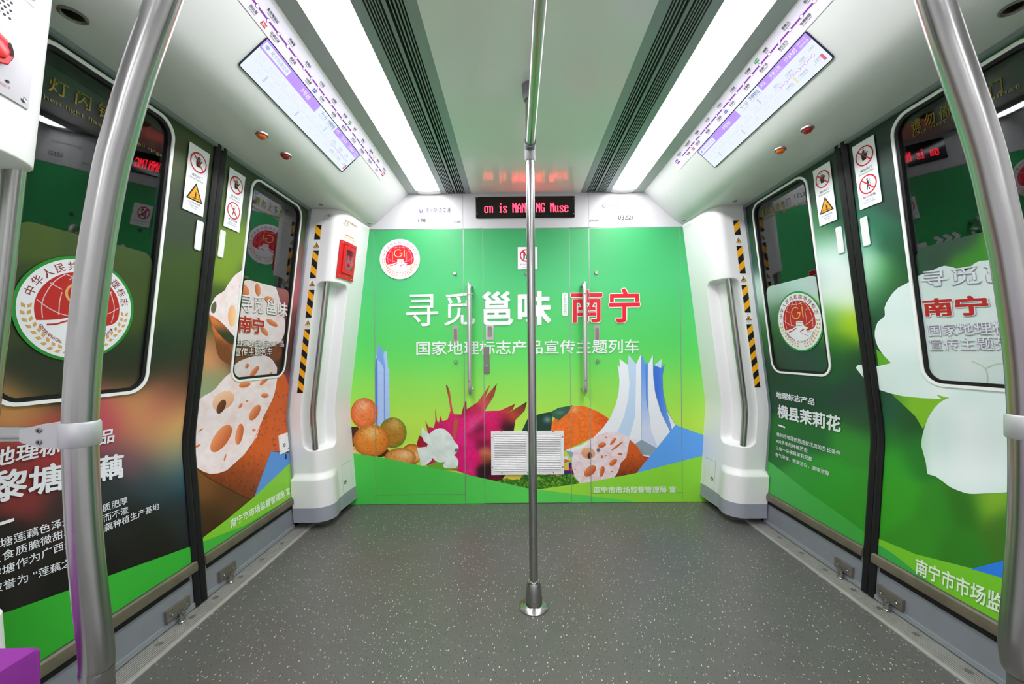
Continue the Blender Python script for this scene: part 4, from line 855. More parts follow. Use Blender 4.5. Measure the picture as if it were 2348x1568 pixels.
AR.text_box('横县茉莉花', q5([(857, 172)])[0], q5([(1296, 278)])[0], q5([(856, 80)])[0], tl, LTX, .032)
AR.line(q5([(862, 224), (910, 241)]), .008, tl, LTX)
for t, a, b, c in (('独特的地理优势造就优质的生长条件', (850, 300), (1293, 440), (852, 272)), ('400多年的种植历史', (847, 345), (1065, 416), (849, 318)), ('让每一朵横县茉莉花都', (845, 392), (1098, 476), (846, 365)), ('香气浓郁，饱满洁白，滋味浓醇', (842, 438), (1215, 577), (843, 412))):
    AR.text_box(t, q5([a])[0], q5([b])[0], q5([c])[0], tl, LTX, .006)
q8 = lambda pts: [(2050 + x / 4.61, 560 + y / 4.61) for x, y in pts]
gsh = (140, 138, 158)
def slogan_aff(A_, t, xa, Pa, xb, Pb, hk, col, b):
    sgn = A_.ex[0]
    A_.text_aff(t, xa, Pa, xb, Pb, hk, gsh, .0034, b, shift=(-sgn * .0015, -.0018)); A_.text_aff(t, xa, Pa, xb, Pb, hk, (226, 230, 238), .0036, b + (.035 if col else 0))
    if col: A_.text_aff(t, xa, Pa, xb, Pb, hk, col, .0039, b)
slogan_aff(AR, '寻觅', .03, q8([(280, 440)])[0], 1.97, q8([(920, 395)])[0], .060, None, .002)
slogan_aff(AR, '  邕味'.strip(), -1.97, q8([(280, 440)])[0], -.03, q8([(920, 395)])[0], .060, None, .024)
slogan_aff(AR, '南宁', .06, q8([(320, 745)])[0], 1.95, q8([(998, 725)])[0], .062, dr, .034)
slogan_aff(AR, '国家地理标志产品', .08, q8([(365, 962)])[0], 3.95, q8([(1030, 940)])[0], None, None, .006)
slogan_aff(AR, '宣传主题列车', .06, q8([(380, 1112)])[0], 3.95, q8([(1052, 1105)])[0], None, None, .006)
c = wall_at(*q8([(1075, 545)])[0], 1); AR.poly(rrect(c[0] - .008, c[0] + .008, c[1] - .028, c[1] + .028, .007), (236, 240, 240), .0036, space='w'); vtext(AR, 'NAN NING', c, .009, .05, (80, 150, 100), .0039)
emblem(AR, wall_at(1830, 737, 1), .148, .0030, (48, 160, 70))

# ---- window notices
def notice(A_, t, e, Pa, Pb, h, Pe, Pf, he):
    n = len(t)
    A_.text_aff(t, .05, Pa, n - .05, Pb, h, (104, 98, 12), 0, .01)
    A_.text_box(e, Pe, Pf, (Pe[0], Pe[1] - he), (90, 85, 26), 0, 0)
NOT = {(-1, 0): Art(AL.topx, AL.frompx), (-1, 1): Art(AL.topx, AL.frompx), (1, 0): Art(AR.topx, AR.frompx), (1, 1): Art(AR.topx, AR.frompx)}
notice(NOT[(-1, 1)], '请 勿 上 下 车', 'Please do not get on or off', (587, 466), (678, 511), .042, (582, 478), (676, 524), 7)
notice(NOT[(-1, 0)], '灯 闪 铃 响', 'When light flashes and bell rings', (116, 204), (372, 336), .042, (70, 212), (374, 362), 15)
notice(NOT[(1, 1)], '请 勿 倚 靠 车 门', 'Do not lean against doors', (1743, 498), (1850, 452), .042, (1742, 510), (1852, 462), 7)
notice(NOT[(1, 0)], '请 勿 倚 靠 车 门', 'Do not lean against doors', (2088, 303), (2440, 140), .042, (2090, 318), (2450, 150), 12)

WIN = {(-1, 1): (1.667, 2.061), (-1, 0): (.899, 1.293), (1, 1): (1.686, 2.080), (1, 0): (.918, 1.312)}
WZ0, WZ1, FILMZ = .866, 1.792, 1.335
HANDLE = {(-1, 1): (1.524, 1.554), (-1, 0): (1.413, 1.444), (1, 1): (1.545, 1.575), (1, 0): (1.432, 1.463)}
LEAF = {}
DOORN = {(-1, 1): ('door_1', 'left far sliding door leaf printed with sliced lotus root'), (-1, 0): ('door_2', 'left near sliding door leaf with round emblem on its window'), (1, 1): ('door_3', 'right far sliding door leaf with round emblem and jasmine caption'), (1, 0): ('door_4', 'right near sliding door leaf printed with white jasmine petals')}
ROLLY = {(-1, 1): (1.575, 1.665), (-1, 0): (1.335, 1.43), (1, 1): (1.57, 1.655), (1, 0): (1.365, 1.46)}
for (side, far), (nm, lab) in DOORN.items():
    s0 = SY[side]; y0, y1 = (s0 + .012, s0 + .632) if far else (s0 - .652, s0 - .012)
    w0, w1 = WIN[(side, far)]; ART = AL if side < 0 else AR
    d = thing(nm, lab, 'door', (side * 1.331, (y0 + y1) / 2, 0), None, 'structure'); LEAF[(side, far)] = d
    wo = rrect(w0, w1, WZ0, WZ1, .062, 8); wi = rrect(w0 + .010, w1 - .010, WZ0 + .010, WZ1 - .010, .053, 8); wg = rrect(w0 + .021, w1 - .021, WZ0 + .021, WZ1 - .021, .044, 8)
    mb = MB()
    for a, b, za, zb in ((y0, w0 + .012, .0, 1.815), (w1 - .012, y1, .0, 1.815), (w0 + .012, w1 - .012, .0, WZ0 + .012), (w0 + .012, w1 - .012, WZ1 - .012, 1.815)):
        v, f = strip(side, a, b, max(za, .012), zb, -.032, 0.0, None); mb.add(v, f)
    fix_normals(mb.build('panel', KICK, d, 30))
    h0, h1 = HANDLE[(side, far)]; hz0, hz1 = 1.391, 1.502
    leafpoly = [(y0, .187), (y1, .187), (y1, 1.81), (y0, 1.81)]
    orient(ART.build('printed_wrap', VINYL, wall_map(side, .0006), leafpoly, wo, d), 0, -side)
    # window
    fr = ring(side, wo, wi, -.004, .005, 'window_frame', CREAM, d)
    ring(side, wi, wg, -.012, .002, 'gasket', BLACK, fr)
    P3 = lambda q, l: (side * (float(Pz(q[1])) - l), q[0], q[1])
    pane_o = rrect(w0 + .014, w1 - .014, WZ0 + .014, WZ1 - .014, .05, 8); n = len(pane_o)
    pv = [P3(q, -.006) for q in pane_o] + [P3(q, -.012) for q in pane_o]
    pane = fix_normals(MB().add(pv, [tuple(range(n)), tuple(range(2 * n - 1, n - 1, -1))] + [(i, (i + 1) % n, n + (i + 1) % n, n + i) for i in range(n)]).build('window_pane', GLASS, d))
    filmpoly = [(w0 + .02, WZ0 + .02), (w1 - .02, WZ0 + .02), (w1 - .02, FILMZ), (w0 + .02, FILMZ)]
    kp = [q for q in wg if q[1] < FILMZ]; kp = rrect(w0 + .0215, w1 - .0215, WZ0 + .0215, FILMZ, .036, 8)
    fo = ART.build('window_film', FILM, wall_map(side, -.0055), kp, None, pane, lambda C: np.clip(C * .78 + .006, 0, 1), 'printed perforated film on the lower glass')
    orient(fo, 0, -side)
    orient(NOT[(side, far)].build('window_notice', PAPER, wall_map(side, -.0045), rrect(w0 + .021, w1 - .021, FILMZ, WZ1 - .021, .01, 4), None, pane, None, 'yellow warning lettering on the upper glass'), 0, -side)
    # recessed finger grip
    ho = rrect(h0, h1, hz0, hz1, .007, 5); hi_ = rrect(h0 + .003, h1 - .003, hz0 + .003, hz1 - .003, .005, 5); n = len(ho)
    v = [P3(q, .0058) for q in ho] + [P3(q, .0062) for q in hi_] + [P3((q[0], q[1]), .0048 if False else .0046) for q in hi_]
    v = [P3(q, .0045) for q in ho] + [P3(q, .0065) for q in hi_]
    f = [(i, (i + 1) % n, n + (i + 1) % n, n + i) for i in range(n)]
    # sloped cup inside the grip
    cyc = rrect(h0 + .006, h1 - .006, hz0 + .006, hz1 - .018, .004, 5)
    v += [P3(q, .0050) for q in cyc]; f += [(n + i, n + (i + 1) % n, 2 * n + (i + 1) % n, 2 * n + i) for i in range(n)]; f.append(tuple(range(2 * n, 3 * n)))
    fix_normals(MB().add(v, f).build('finger_grip', WHITE, d))
    # seal along the meeting edge
    es = (y0 - .016, y0 + .0005) if far else (y1 - .0005, y1 + .016)
    # (rubber nose: rounded ridge, slightly proud of the leaf)
    ya, yb = (s0 + .0008, y0 + .016) if far else (y1 - .016, s0 - .0008)
    ym = (ya + yb) / 2; v = []; f = []; zs = list(np.linspace(.014, 1.815, 60)); prof = [(ya, -.02), (ya, .006), (ya + (yb - ya) * .2, .011), (ym, .0125), (ya + (yb - ya) * .8, .011), (yb, .006), (yb, -.02)]
    for z in zs: v += [P3((py_, z), l) for py_, l in prof]
    k = len(prof)
    for i in range(len(zs) - 1):
        for j in range(k): jj = (j + 1) % k; f.append((i * k + j, i * k + jj, (i + 1) * k + jj, (i + 1) * k + j))
    f += [tuple(range(k)), tuple((len(zs) - 1) * k + j for j in range(k))]
    fix_normals(MB().add(v, f).build('edge_seal', BLACK, d, 40))
    # kick rail, gap, kick plate lip
    ka, kb = (y0 + .016, y1) if far else (y0, y1 - .016)
    pr = [(.184, .001), (.187, .010), (.182, .016), (.165, .018), (.150, .016), (.145, .010), (.145, .001)]
    v = [(side * (float(Pz(z)) - l), y, z) for y in (ka - (.004 if far else 0), kb + (0 if far else .012)) for z, l in pr]; k = len(pr)
    kr = fix_normals(MB().add(v, [(i, (i + 1) % k, k + (i + 1) % k, k + i) for i in range(k)] + [tuple(range(k)), tuple(range(k, 2 * k))]).build('kick_rail', OLIVE, d, 30))
    slab('gap_strip', side, ka + .012, kb - .012, .124, .145, .0003, .0016, DARK, d)
    slab('lower_lip', side, ka, kb, .013, .030, .0, .005, GREYTRIM, d)
    # bottom guide: plate and roller
    ra, rb = ROLLY[(side, far)]; X = lambda z, l: side * (float(Pz(z)) - l)
    mb = MB(); v, f = strip(side, ra, rb, .038, .078, .0, .012, 1); fix_normals(mb.add(v, f).build('guide_plate', STEELD, d))
    for yy in (ra + .018, rb - .018): MB().lathe([(.008, 0), (.008, .002), (.004, .002), (.003, .0005)], (X(.058, .012), yy, .058), (-side, 0, 0), 14).build('bolt', STEEL, d, 40)
    yr = (ra + rb) / 2; MB().lathe([(.004, .05), (.0045, .036), (.009, .034), (.010, .028), (.010, .014), (.008, .010), (.011, .007), (.010, .0)], (X(.03, .020), yr, .006), seg=20).build('guide_roller', STEEL, d, 40)
    MB().box(min(X(.03, .003), X(.03, .03)), max(X(.03, .003), X(.03, .03)), yr - .006, yr + .006, .036, .046).build('roller_arm', STEELD, d)
    # outer edge rubber beside the pillar
    if far: slab('pillar_seal', side, y1, y1 + .012, .10, 1.812, -.02, .012, GREYTRIM, d)
# lock plate on the far left leaf
d = LEAF[(-1, 1)]
ya, z1 = wall_at(637, 1003, -1); yb, z0 = wall_at(664, 1040, -1); za = wall_at(640, 1042, -1)[1]; zb = wall_at(661, 990, -1)[1]
lp = slab('lock_plate', -1, ya, min(yb, 2.115), za, zb, .003, .007, WHITE2, d)
ym, zm = (ya + min(yb, 2.115)) / 2, (za + zb) / 2
for dy, dz_ in ((-.035, .045), (.035, .045), (-.035, -.045), (.035, -.045)): MB().lathe([(.004, 0), (.003, .001)], (-(float(Pz(zm + dz_)) - .007), ym + dy * (yb - ya) / .1, zm + dz_ * (zb - za) / .13), (1, 0, 0), 10).build('screw', STEELD, lp)
MB().lathe([(.011, 0), (.010, .002), (.005, .002), (.004, 0)], (-(float(Pz(zm)) - .007), ym, zm - .01), (1, 0, 0), 16).build('keyhole', STEELD, lp)
T1 = Art(AL.topx, AL.frompx); T1.text_box('1', (652, 1053), (655.5, 1053), (652, 1041), (20, 40, 90), 0); orient(T1.build('door_numeral', PAPER, wall_map(-1, .004), None, None, d), 0, 1)

# ---- door stickers
def hand(A_, c, s, lift):
    ex = A_.ex; W = lambda x, y: tuple(np.array(c) + (ex * x + np.array([0, 1.]) * y) * s)
    A_.poly([W(*p) for p in [(-.30, -.55), (.20, -.55), (.32, -.2), (.34, .0), (.55, .32), (.45, .42), (.26, .14), (.24, .62), (.13, .62), (.12, .2), (.09, .2), (.08, .74), (-.04, .74), (-.05, .2), (-.08, .2), (-.10, .70), (-.21, .70), (-.22, .2), (-.25, .2), (-.27, .55), (-.36, .55), (-.38, -.1)]], (28, 28, 30), lift, space='w')
    A_.line([W(-.35, .92), (W(.15, .92))], .06 * s, (28, 28, 30), lift, space='w')
def person_fig(A_, c, s, lift, lean=True):
    ex = A_.ex; W = lambda x, y: tuple(np.array(c) + (ex * x + np.array([0, 1.]) * y) * s)
    A_.disc(W(-.02, .68), .11 * s, .11 * s, (28, 28, 30), lift, space='w', n=16)
    A_.poly([W(*p) for p in [(-.1, .5), (.12, .52), (.16, .1), (.14, -.1), (.22, -.75), (.1, -.75), (.02, -.2), (-.14, -.75), (-.26, -.75), (-.10, -.1), (-.14, .1)]], (28, 28, 30), lift, space='w')
    A_.line([W(.32, .7), W(.34, -.6)], .05 * s, (60, 60, 64), lift, space='w')
def ban(A_, c, r, lift, what):
    ex = A_.ex; C = np.array(c)
    A_.disc(c, r, r, (204, 30, 48), lift, space='w'); A_.disc(c, r * .86, r * .86, (238, 240, 242), lift + .0002, space='w')
    what(A_, c, r * .8, lift + .0004)
    A_.line([tuple(C + (ex * -.66 + np.array([0, .66])) * r), tuple(C + (ex * .66 - np.array([0, .66])) * r)], .13 * r, (210, 34, 50), lift + .0006, space='w')
def door_sticker(side, ya, yb, z0, z1, tri, lab):
    A_ = Art(None, None, (1 if side < 0 else -1, 0)); ym = (ya + yb) / 2; w = yb - ya; sg = A_.ex[0]
    A_.poly([(ya, z0), (yb, z0), (yb, z1), (ya, z1)], (232, 236, 238), 0, space='w')
    ban(A_, (ym, z1 - .055), .036, .0003, hand)
    bx = lambda s, zc, h, wd, col, b=0.0: A_.text_box(s, (ym - sg * wd / 2, zc), (ym + sg * wd / 2, zc), (ym - sg * wd / 2, zc + h), col, .0005, b, space='w')
    bx('请勿扶门', z1 - .110, .009, .046, (50, 50, 56)); bx('Do Not Touch Door', z1 - .1205, .0065, .058, (70, 70, 76))
    if tri:
        zc = z1 - .172
        A_.poly([(ym - .036, zc - .024), (ym + .036, zc - .024), (ym, zc + .042)], (24, 24, 24), .0003, space='w'); A_.poly([(ym - .028, zc - .0195), (ym + .028, zc - .0195), (ym, zc + .032)], (236, 164, 30), .0005, space='w')
        person_fig(A_, (ym + sg * .002, zc - .004), .018, .0007); A_.line([(ym - .018, zc - .015), (ym + .02, zc - .012)], .002, (60, 40, 10), .0007, space='w')
        bx('小心站台间隙', z0 + .032, .008, .054, (120, 122, 126)); bx('Please Mind', z0 + .0225, .006, .036, (140, 142, 146)); bx('The Gap', z0 + .014, .006, .024, (140, 142, 146))
    else:
        ban(A_, (ym, z1 - .162), .035, .0003, person_fig)
        bx('禁止倚靠', z0 + .034, .009, .05, (110, 112, 120)); bx('Lean on The', z0 + .024, .006, .038, (150, 152, 158)); bx('Door Prohibited', z0 + .0155, .006, .05, (150, 152, 158))
    o = A_.build('door_sticker', PAPER, wall_map(side, .0052)); orient(o, 0, -side); tag(o, lab, 'sign', 'safety stickers on the sliding doors')
door_sticker(-1, 1.347, 1.436, 1.520, 1.760, True, 'white sticker with hand ban and yellow gap triangle on the left near door leaf')
door_sticker(-1, 1.536, 1.625, 1.520, 1.760, False, 'white sticker with two red prohibition rings on the left far door leaf')
door_sticker(1, 1.368, 1.456, 1.532, 1.776, False, 'white sticker with two red prohibition rings on the right near door leaf')
door_sticker(1, 1.559, 1.649, 1.533, 1.776, True, 'white sticker with hand ban and yellow gap triangle on the right far door leaf')

# thresholds
for side, nm in ((-1, 'left'), (1, 'right')):
    t = MB(); n = 9; prof = [(1.247, -.02), (1.247, .003), (1.258, .0062)]
    x = 1.258
    for k in range(n): x2 = x + .0085; prof += [(x + .0006, .0085), (x2 - .0038, .0085), (x2 - .0034, .0035), (x2, .0035)]; x = x2
    prof += [(1.3395, .0085), (1.3395, -.02)]
    o = fix_normals(t.prism([(side * a, b) for a, b in prof], .55, D).build('trim_threshold_' + nm, mat('worn_aluminium', (166, 166, 160), .4, metal=.35, vary=.08))); tag(o, 'ribbed metal door threshold along the %s side of the floor' % nm, 'threshold', **S_)
    o2 = MB().box(min(side * 1.3395, side * 1.40), max(side * 1.3395, side * 1.40), .55, D, -.05, -.004).build('trim_sill_' + nm, DARK); tag(o2, 'dark gap under the %s doors' % nm, 'trim', **S_)
    for y in (.98, 1.13, 1.28, 1.41, 1.52, 1.66, 1.80, 1.95):
        MB().lathe([(.010, 0), (.010, .0006), (.006, .0009), (.003, .0002)], (side * 1.300, y + (0 if side < 0 else .015), .0085), seg=16).build('screw', STEELD, o, 40)

# ================================================================== DOOR PILLARS
PL = .327
_pl = [(.035, 0.0), (.08, 0.0), (.120, 0.0)] + bez((.120, 0), (.186, 0.0), (.198, .115), 12)[1:] + [(.205, .22), (.213, PL)]
_pl = np.array(_pl); _cs = np.concatenate([[0], np.cumsum(np.hypot(*np.diff(_pl, axis=0).T))]); PLEN = _cs[-1]
def plan(s): return np.interp(s, _cs, _pl[:, 0]), np.interp(s, _cs, _pl[:, 1])
def smst(a, b, x): t = np.clip((x - a) / (b - a), 0, 1); return t * t * (3 - 2 * t)
def pillar_pt(s, z, out=0.0, niche=True):        # (distance inside the wall profile, depth behind the front plane)
    s, z = np.broadcast_arrays(np.asarray(s, float), np.asarray(z, float))
    off, dy = plan(s); e = .004; o1, d1 = plan(np.clip(s - e, 0, PLEN)); o2, d2 = plan(np.clip(s + e, 0, PLEN))
    tx, ty = o2 - o1, d2 - d1; L = np.hypot(tx, ty); nx, ny = ty / L, -tx / L     # outward: away from wall and towards the door
    foot = (1 - smst(.275, .315, z)) * (1 - smst(.16, .26, s))
    dep = np.zeros_like(s)
    if niche:
        cx, hx, cz, hz, r = .155, .115, .92, .485, .05
        qx, qz = np.abs(s - cx) - hx + r, np.abs(z - cz) - hz + r
        sd = np.minimum(np.maximum(qx, qz), 0) + np.hypot(np.maximum(qx, 0), np.maximum(qz, 0)) - r
        dep = .058 * smst(0, .022, -sd)
    h = out - dep + .028 * foot
    return off + nx * h - .028 * foot * (s < .02), dy + ny * h
def pillar_xyz(s, z, side, yf, dirn, out=0.0, niche=True):
    o, dy = pillar_pt(s, z, out, niche); z = np.broadcast_to(z, np.shape(o))
    return np.stack([side * (Pz(z) - o), yf + dirn * dy, z], -1)
def surf(name, s0, s1, z0, z1, side, yf, dirn, m, parent, o0, o1, ns=8, nz=8, niche=False, smooth=35, hole_fn=None):
    ss, zs = np.linspace(s0, s1, ns + 1), np.linspace(z0, z1, nz + 1); G, Zg = np.meshgrid(ss, zs)
    a = pillar_xyz(G, Zg, side, yf, dirn, o1, niche).reshape(-1, 3); b = pillar_xyz(G, Zg, side, yf, dirn, o0, niche).reshape(-1, 3)
    n = ns + 1; N = n * (nz + 1); f = []
    for j in range(nz):
        for i in range(ns):
            k = j * n + i; f += [(k, k + 1, k + n + 1, k + n), (N + k, N + k + n, N + k + n + 1, N + k + 1)]
    bd = [i for i in range(n)] + [j * n + ns for j in range(1, nz + 1)] + [nz * n + i for i in range(ns - 1, -1, -1)] + [j * n for j in range(nz - 1, 0, -1)]
    for i in range(len(bd)): p, q = bd[i], bd[(i + 1) % len(bd)]; f.append((p, N + p, N + q, q))
    return fix_normals(obj(name, np.concatenate([a, b]), f, m, parent, smooth))
def pillar(side, yf, dirn, lab, plen=PLEN, zb=.045):
    t = thing('door_pillar', lab, 'pillar', (side * 1.2, yf, zb), 'door pillars', 'structure')
    ss = np.unique(np.concatenate([np.linspace(0, plen, 100), np.linspace(.03, .065, 14), np.linspace(.245, .28, 14)]))
    zs = np.unique(np.concatenate([np.linspace(.125, 1.8138, 90), np.linspace(.42, .46, 14), np.linspace(1.38, 1.41, 14), np.linspace(.27, .32, 14)]))
    for nm, zz, m in (('body', zs, WHITE), ('skirt', np.linspace(zb, .125, 6), SKIRT)):
        G, Zg = np.meshgrid(ss, zz); V = pillar_xyz(G, Zg, side, yf, dirn).reshape(-1, 3); n = len(ss); f = []
        for j in range(len(zz) - 1):
            for i in range(n - 1): k = j * n + i; f.append((k, k + 1, k + n + 1, k + n))
        V = list(map(tuple, V)); base = len(V)           # close towards the wall
        for j, z in enumerate(zz): V.append((side * (float(Pz(z)) + .01), yf + dirn * .004, z)); V.append((side * (float(Pz(z)) + .01), V[j * n + n - 1][1], z))
        for j in range(len(zz) - 1):
            a, b = base + 2 * j, base + 2 * j + 2; f += [(a, j * n, (j + 1) * n, b), (j * n + n - 1, a + 1, b + 1, (j + 1) * n + n - 1)]
        for j in (0, len(zz) - 1): f.append(tuple([base + 2 * j] + [j * n + i for i in range(n)] + [base + 2 * j + 1]))
        fix_normals(obj(nm, V, f, m, t, 32))
    MB().box(*sorted((side * (1.331 - .16), side * (1.331 - .06))), *sorted((yf + dirn * .05, yf + dirn * .15)), 0, zb).build('foot', STEELD, t)
    if plen > .4:
        surf('panel_gap', .296, .408, .083, .305, side, yf, dirn, GREYTRIM, t, -.002, .0007)
        ap = surf('access_panel', .298, .406, .128, .303, side, yf, dirn, WHITE, t, -.001, .0013); surf('access_panel_foot', .298, .406, .085, .1275, side, yf, dirn, SKIRT, ap, -.001, .0013)
        p = pillar_xyz(.322, .192, side, yf, dirn, .0013, False); q = pillar_xyz(.322, .192, side, yf, dirn, .01, False)
        MB().lathe([(.013, 0), (.013, .002), (.010, .004), (.007, .003), (.006, .001), (.002, .001)], p, tuple(q - p), 18).build('lock', STEEL, ap, 40)
    return t
YF = {(-1, 1): 2.130, (1, 1): 2.136, (-1, 0): .835, (1, 0): .850}
pillar(-1, YF[(-1, 1)], 1, 'white moulded pillar with red box left of the end wall')
pillar(1, YF[(1, 1)], 1, 'white moulded pillar right of the end wall')
pillar(-1, YF[(-1, 0)], -1, 'white moulded pillar with call panel at the left edge', .40)
pillar(1, YF[(1, 0)], -1, 'white moulded pillar at the near end of the right doors', .40)
RS = .105
for (side, far), lab in (((-1, 1), 'curved steel grab rail in the niche of the far left pillar'), ((1, 1), 'curved steel grab rail in the niche of the far right pillar'), ((-1, 0), 'steel grab rail in the niche of the left pillar with call panel'), ((1, 0), 'steel grab rail in the niche of the near right pillar')):
    zs = np.linspace(.432, 1.408, 28); pts = [pillar_xyz(RS, z, side, YF[(side, far)], 1 if far else -1, -.022, False) for z in zs]
    o = MB().tube([tuple(p) for p in pts], .0165, 20).build('grab_rail', STEEL, None, 50); tag(o, lab, 'handrail', 'grab rails in the door pillars')

# ---- hazard tapes and pinch warnings on the far pillars
def tape(side, z0, z1, n, lab):
    s0, s1 = .010, .044; yf = YF[(side, 1)]; ss = np.linspace(s0, s1, 4); w = .034
    V, C, f = [], [], []; per = (z1 - z0) / n
    A_ = Art(None, None)
    for k in range(-1, n + 1):
        za = z0 + k * per; col = (26, 25, 24) if (k % 2 == 0) else (246, 176, 26)
        sl = w * .9
        A_.poly([(s0, za), (s1, za - sl), (s1, za - sl + per), (s0, za + per)], col, 0, space='w')
    def mp(Vv, lift): return pillar_xyz(Vv[:, 0], Vv[:, 1], side, yf, 1, .0012 + lift, False)
    o = A_.build('hazard_tape', VINYL, mp, [(s0, z0), (s1, z0 - 0), (s1, z1), (s0, z1)])
    orient(o, 1, -1); tag(o, lab, 'tape', 'hazard tapes on the door pillars')
def pinch(side, zc, lab):
    s0, s1 = .008, .046; sm = .027; yf = YF[(side, 1)]; A_ = Art(None, None, (1, 0) if side < 0 else (-1, 0))
    A_.poly([(sm - .018, zc - .02), (sm + .018, zc - .02), (sm + .018, zc + .026), (sm - .018, zc + .026)], (238, 240, 238), 0, space='w')
    A_.poly([(sm - .0165, zc - .007), (sm + .0165, zc - .007), (sm, zc + .023)], (24, 22, 20), .0003, space='w'); A_.poly([(sm - .012, zc - .0045), (sm + .012, zc - .0045), (sm, zc + .017)], (240, 170, 30), .0005, space='w')
    A_.poly([(sm - .004, zc - .002), (sm + .005, zc - .001), (sm + .002, zc + .008), (sm - .001, zc + .009)], (40, 26, 10), .0007, space='w')
    e = A_.ex[0]; A_.text_box('当心夹手', (sm - e * .013, zc - .0145), (sm + e * .013, zc - .0145), (sm - e * .013, zc - .0095), (60, 60, 60), .0005, space='w'); A_.text_box('Caution Squeeze', (sm - e * .015, zc - .019), (sm + e * .015, zc - .019), (sm - e * .015, zc - .0165), (110, 110, 110), .0005, space='w')
    def mp(Vv, lift): return pillar_xyz(Vv[:, 0], Vv[:, 1], side, yf, 1, .0012 + lift, False)
    o = A_.build('pinch_warning', PAPER, mp); orient(o, 1, -1); tag(o, lab, 'sign', 'pinch warning stickers on the door pillars')
for side, nm, dz_ in ((-1, 'left', 0.0), (1, 'right', .008)):
    tape(side, 1.640 + dz_, 1.722 + dz_, 2, 'topmost short black and yellow tape on the far %s pillar' % nm)
    tape(side, 1.420 + dz_, 1.577 + dz_, 4, 'second black and yellow tape down the far %s pillar' % nm)
    tape(side, 1.197 + dz_, 1.354 + dz_, 4, 'third black and yellow tape down the far %s pillar' % nm)
    tape(side, .770 + dz_, 1.130 + dz_, 10, 'lowest and longest black and yellow tape on the far %s pillar' % nm)
    for zc, w_ in ((1.602, 'top'), (1.382, 'middle'), (1.160, 'lowest')): pinch(side, zc + dz_, '%s yellow pinch warning triangle on the far %s pillar' % (w_, nm))
# car and door number on the far left pillar
A_ = Art(None, None)
for t_, z in (('1 车', 1.768), ('1 门', 1.748)): A_.text_box(t_, (.055, z), (.088, z), (.055, z + .014), (60, 60, 64), 0, .006, space='w')
def mpL(V, lift): return pillar_xyz(V[:, 0], V[:, 1], -1, YF[(-1, 1)], 1, .0012 + lift, False)
o = orient(A_.build('door_number_lettering', PAPER, mpL), 1, -1); tag(o, 'small black car and door number lettering at the top of the far left pillar', 'lettering')

# ---- emergency box and notice on the far left pillar
yf = YF[(-1, 1)]
def find_s(px, py, side=-1, yf=yf):
    S_g, Z_g = np.meshgrid(np.linspace(0, PLEN, 120), np.linspace(.05, 1.81, 400)); P = pillar_xyz(S_g, Z_g, side, yf, 1, 0, False).reshape(-1, 3)
    d2 = ((project(P) - np.array([px, py])) ** 2).sum(1); i = d2.argmin(); return S_g.ravel()[i], Z_g.ravel()[i]
c_ = [find_s(*p) for p in ((779, 549.5), (815, 566), (806, 647), (770, 635))]
s0, s1 = (c_[0][0] + c_[3][0]) / 2, (c_[1][0] + c_[2][0]) / 2; z1, z0 = (c_[0][1] + c_[1][1]) / 2, (c_[2][1] + c_[3][1]) / 2
print('BOX', s0, s1, z0, z1)
eb = thing('emergency_release', 'red emergency door release box on the far left pillar', 'box', tuple(pillar_xyz((s0 + s1) / 2, z0, -1, yf, 1)), None)
surf('back_plate', s0, s1, z0, z1, -1, yf, 1, REDP, eb, -.012, .008)
ws, wz = s1 - s0, z1 - z0
surf('cover', s0 + ws * .16, s1 - ws * .14, z0 + wz * .15, z1 - wz * .10, -1, yf, 1, REDP, eb, .007, .014)
surf('slot', s0 + ws * .14, s1 - ws * .10, z1 - wz * .10, z1 - wz * .075, -1, yf, 1, DARK, eb, .007, .0088)
iw = surf('inspection_window', s0 + ws * .27, s1 - ws * .24, z0 + wz * .26, z1 - wz * .20, -1, yf, 1, mat('red_tinted_glass', (120, 24, 40), .06, coat=1.0), eb, .013, .0148)
surf('handle_recess', s0 + ws * .31, s1 - ws * .27, z1 - wz * .36, z1 - wz * .22, -1, yf, 1, mat('dark_maroon', (70, 18, 26), .2), eb, .0140, .0152)
p = pillar_xyz(s0 + ws * .5, z0 + wz * .40, -1, yf, 1, .0148, False); q = pillar_xyz(s0 + ws * .5, z0 + wz * .40, -1, yf, 1, .03, False)
MB().lathe([(.012, 0), (.011, .004), (.006, .006)], p, tuple(q - p), 18).build('knob', REDP, eb, 40)
for a, b in ((.09, .05), (.91, .05), (.09, .95), (.91, .95), (.5, .08)):
    p = pillar_xyz(s0 + ws * a, z0 + wz * b, -1, yf, 1, .008, False); q = pillar_xyz(s0 + ws * a, z0 + wz * b, -1, yf, 1, .02, False)
    MB().lathe([(.005, 0), (.004, .002), (.002, .002)], p, tuple(q - p), 12).build('screw', STEEL, eb, 40)
c_ = [find_s(*p) for p in ((785, 498), (819, 517), (814, 560), (781, 543))]
n0, n1 = (c_[0][0] + c_[3][0]) / 2, (c_[1][0] + c_[2][0]) / 2; m1, m0 = (c_[0][1] + c_[1][1]) / 2, (c_[2][1] + c_[3][1]) / 2
A_ = Art(None, None); wz = m1 - m0; wn = n1 - n0
A_.poly([(n0, m0), (n1, m0), (n1, m1), (n0, m1)], lambda P: np.repeat(np.array([[238, 236, 214.]]), len(P), 0), 0, step=.02, space='w') if False else A_.add(*(lambda g: (g[0], g[1]))((lambda xs, zs: ([(x, z) for z in zs for x in xs], [t for j in range(4) for i in range(6) for t in ((j * 7 + i, j * 7 + i + 1, j * 7 + i + 8), (j * 7 + i, j * 7 + i + 8, j * 7 + i + 7))]))(np.linspace(n0, n1, 7), np.linspace(m0, m1, 5))), (238, 236, 216), 0)
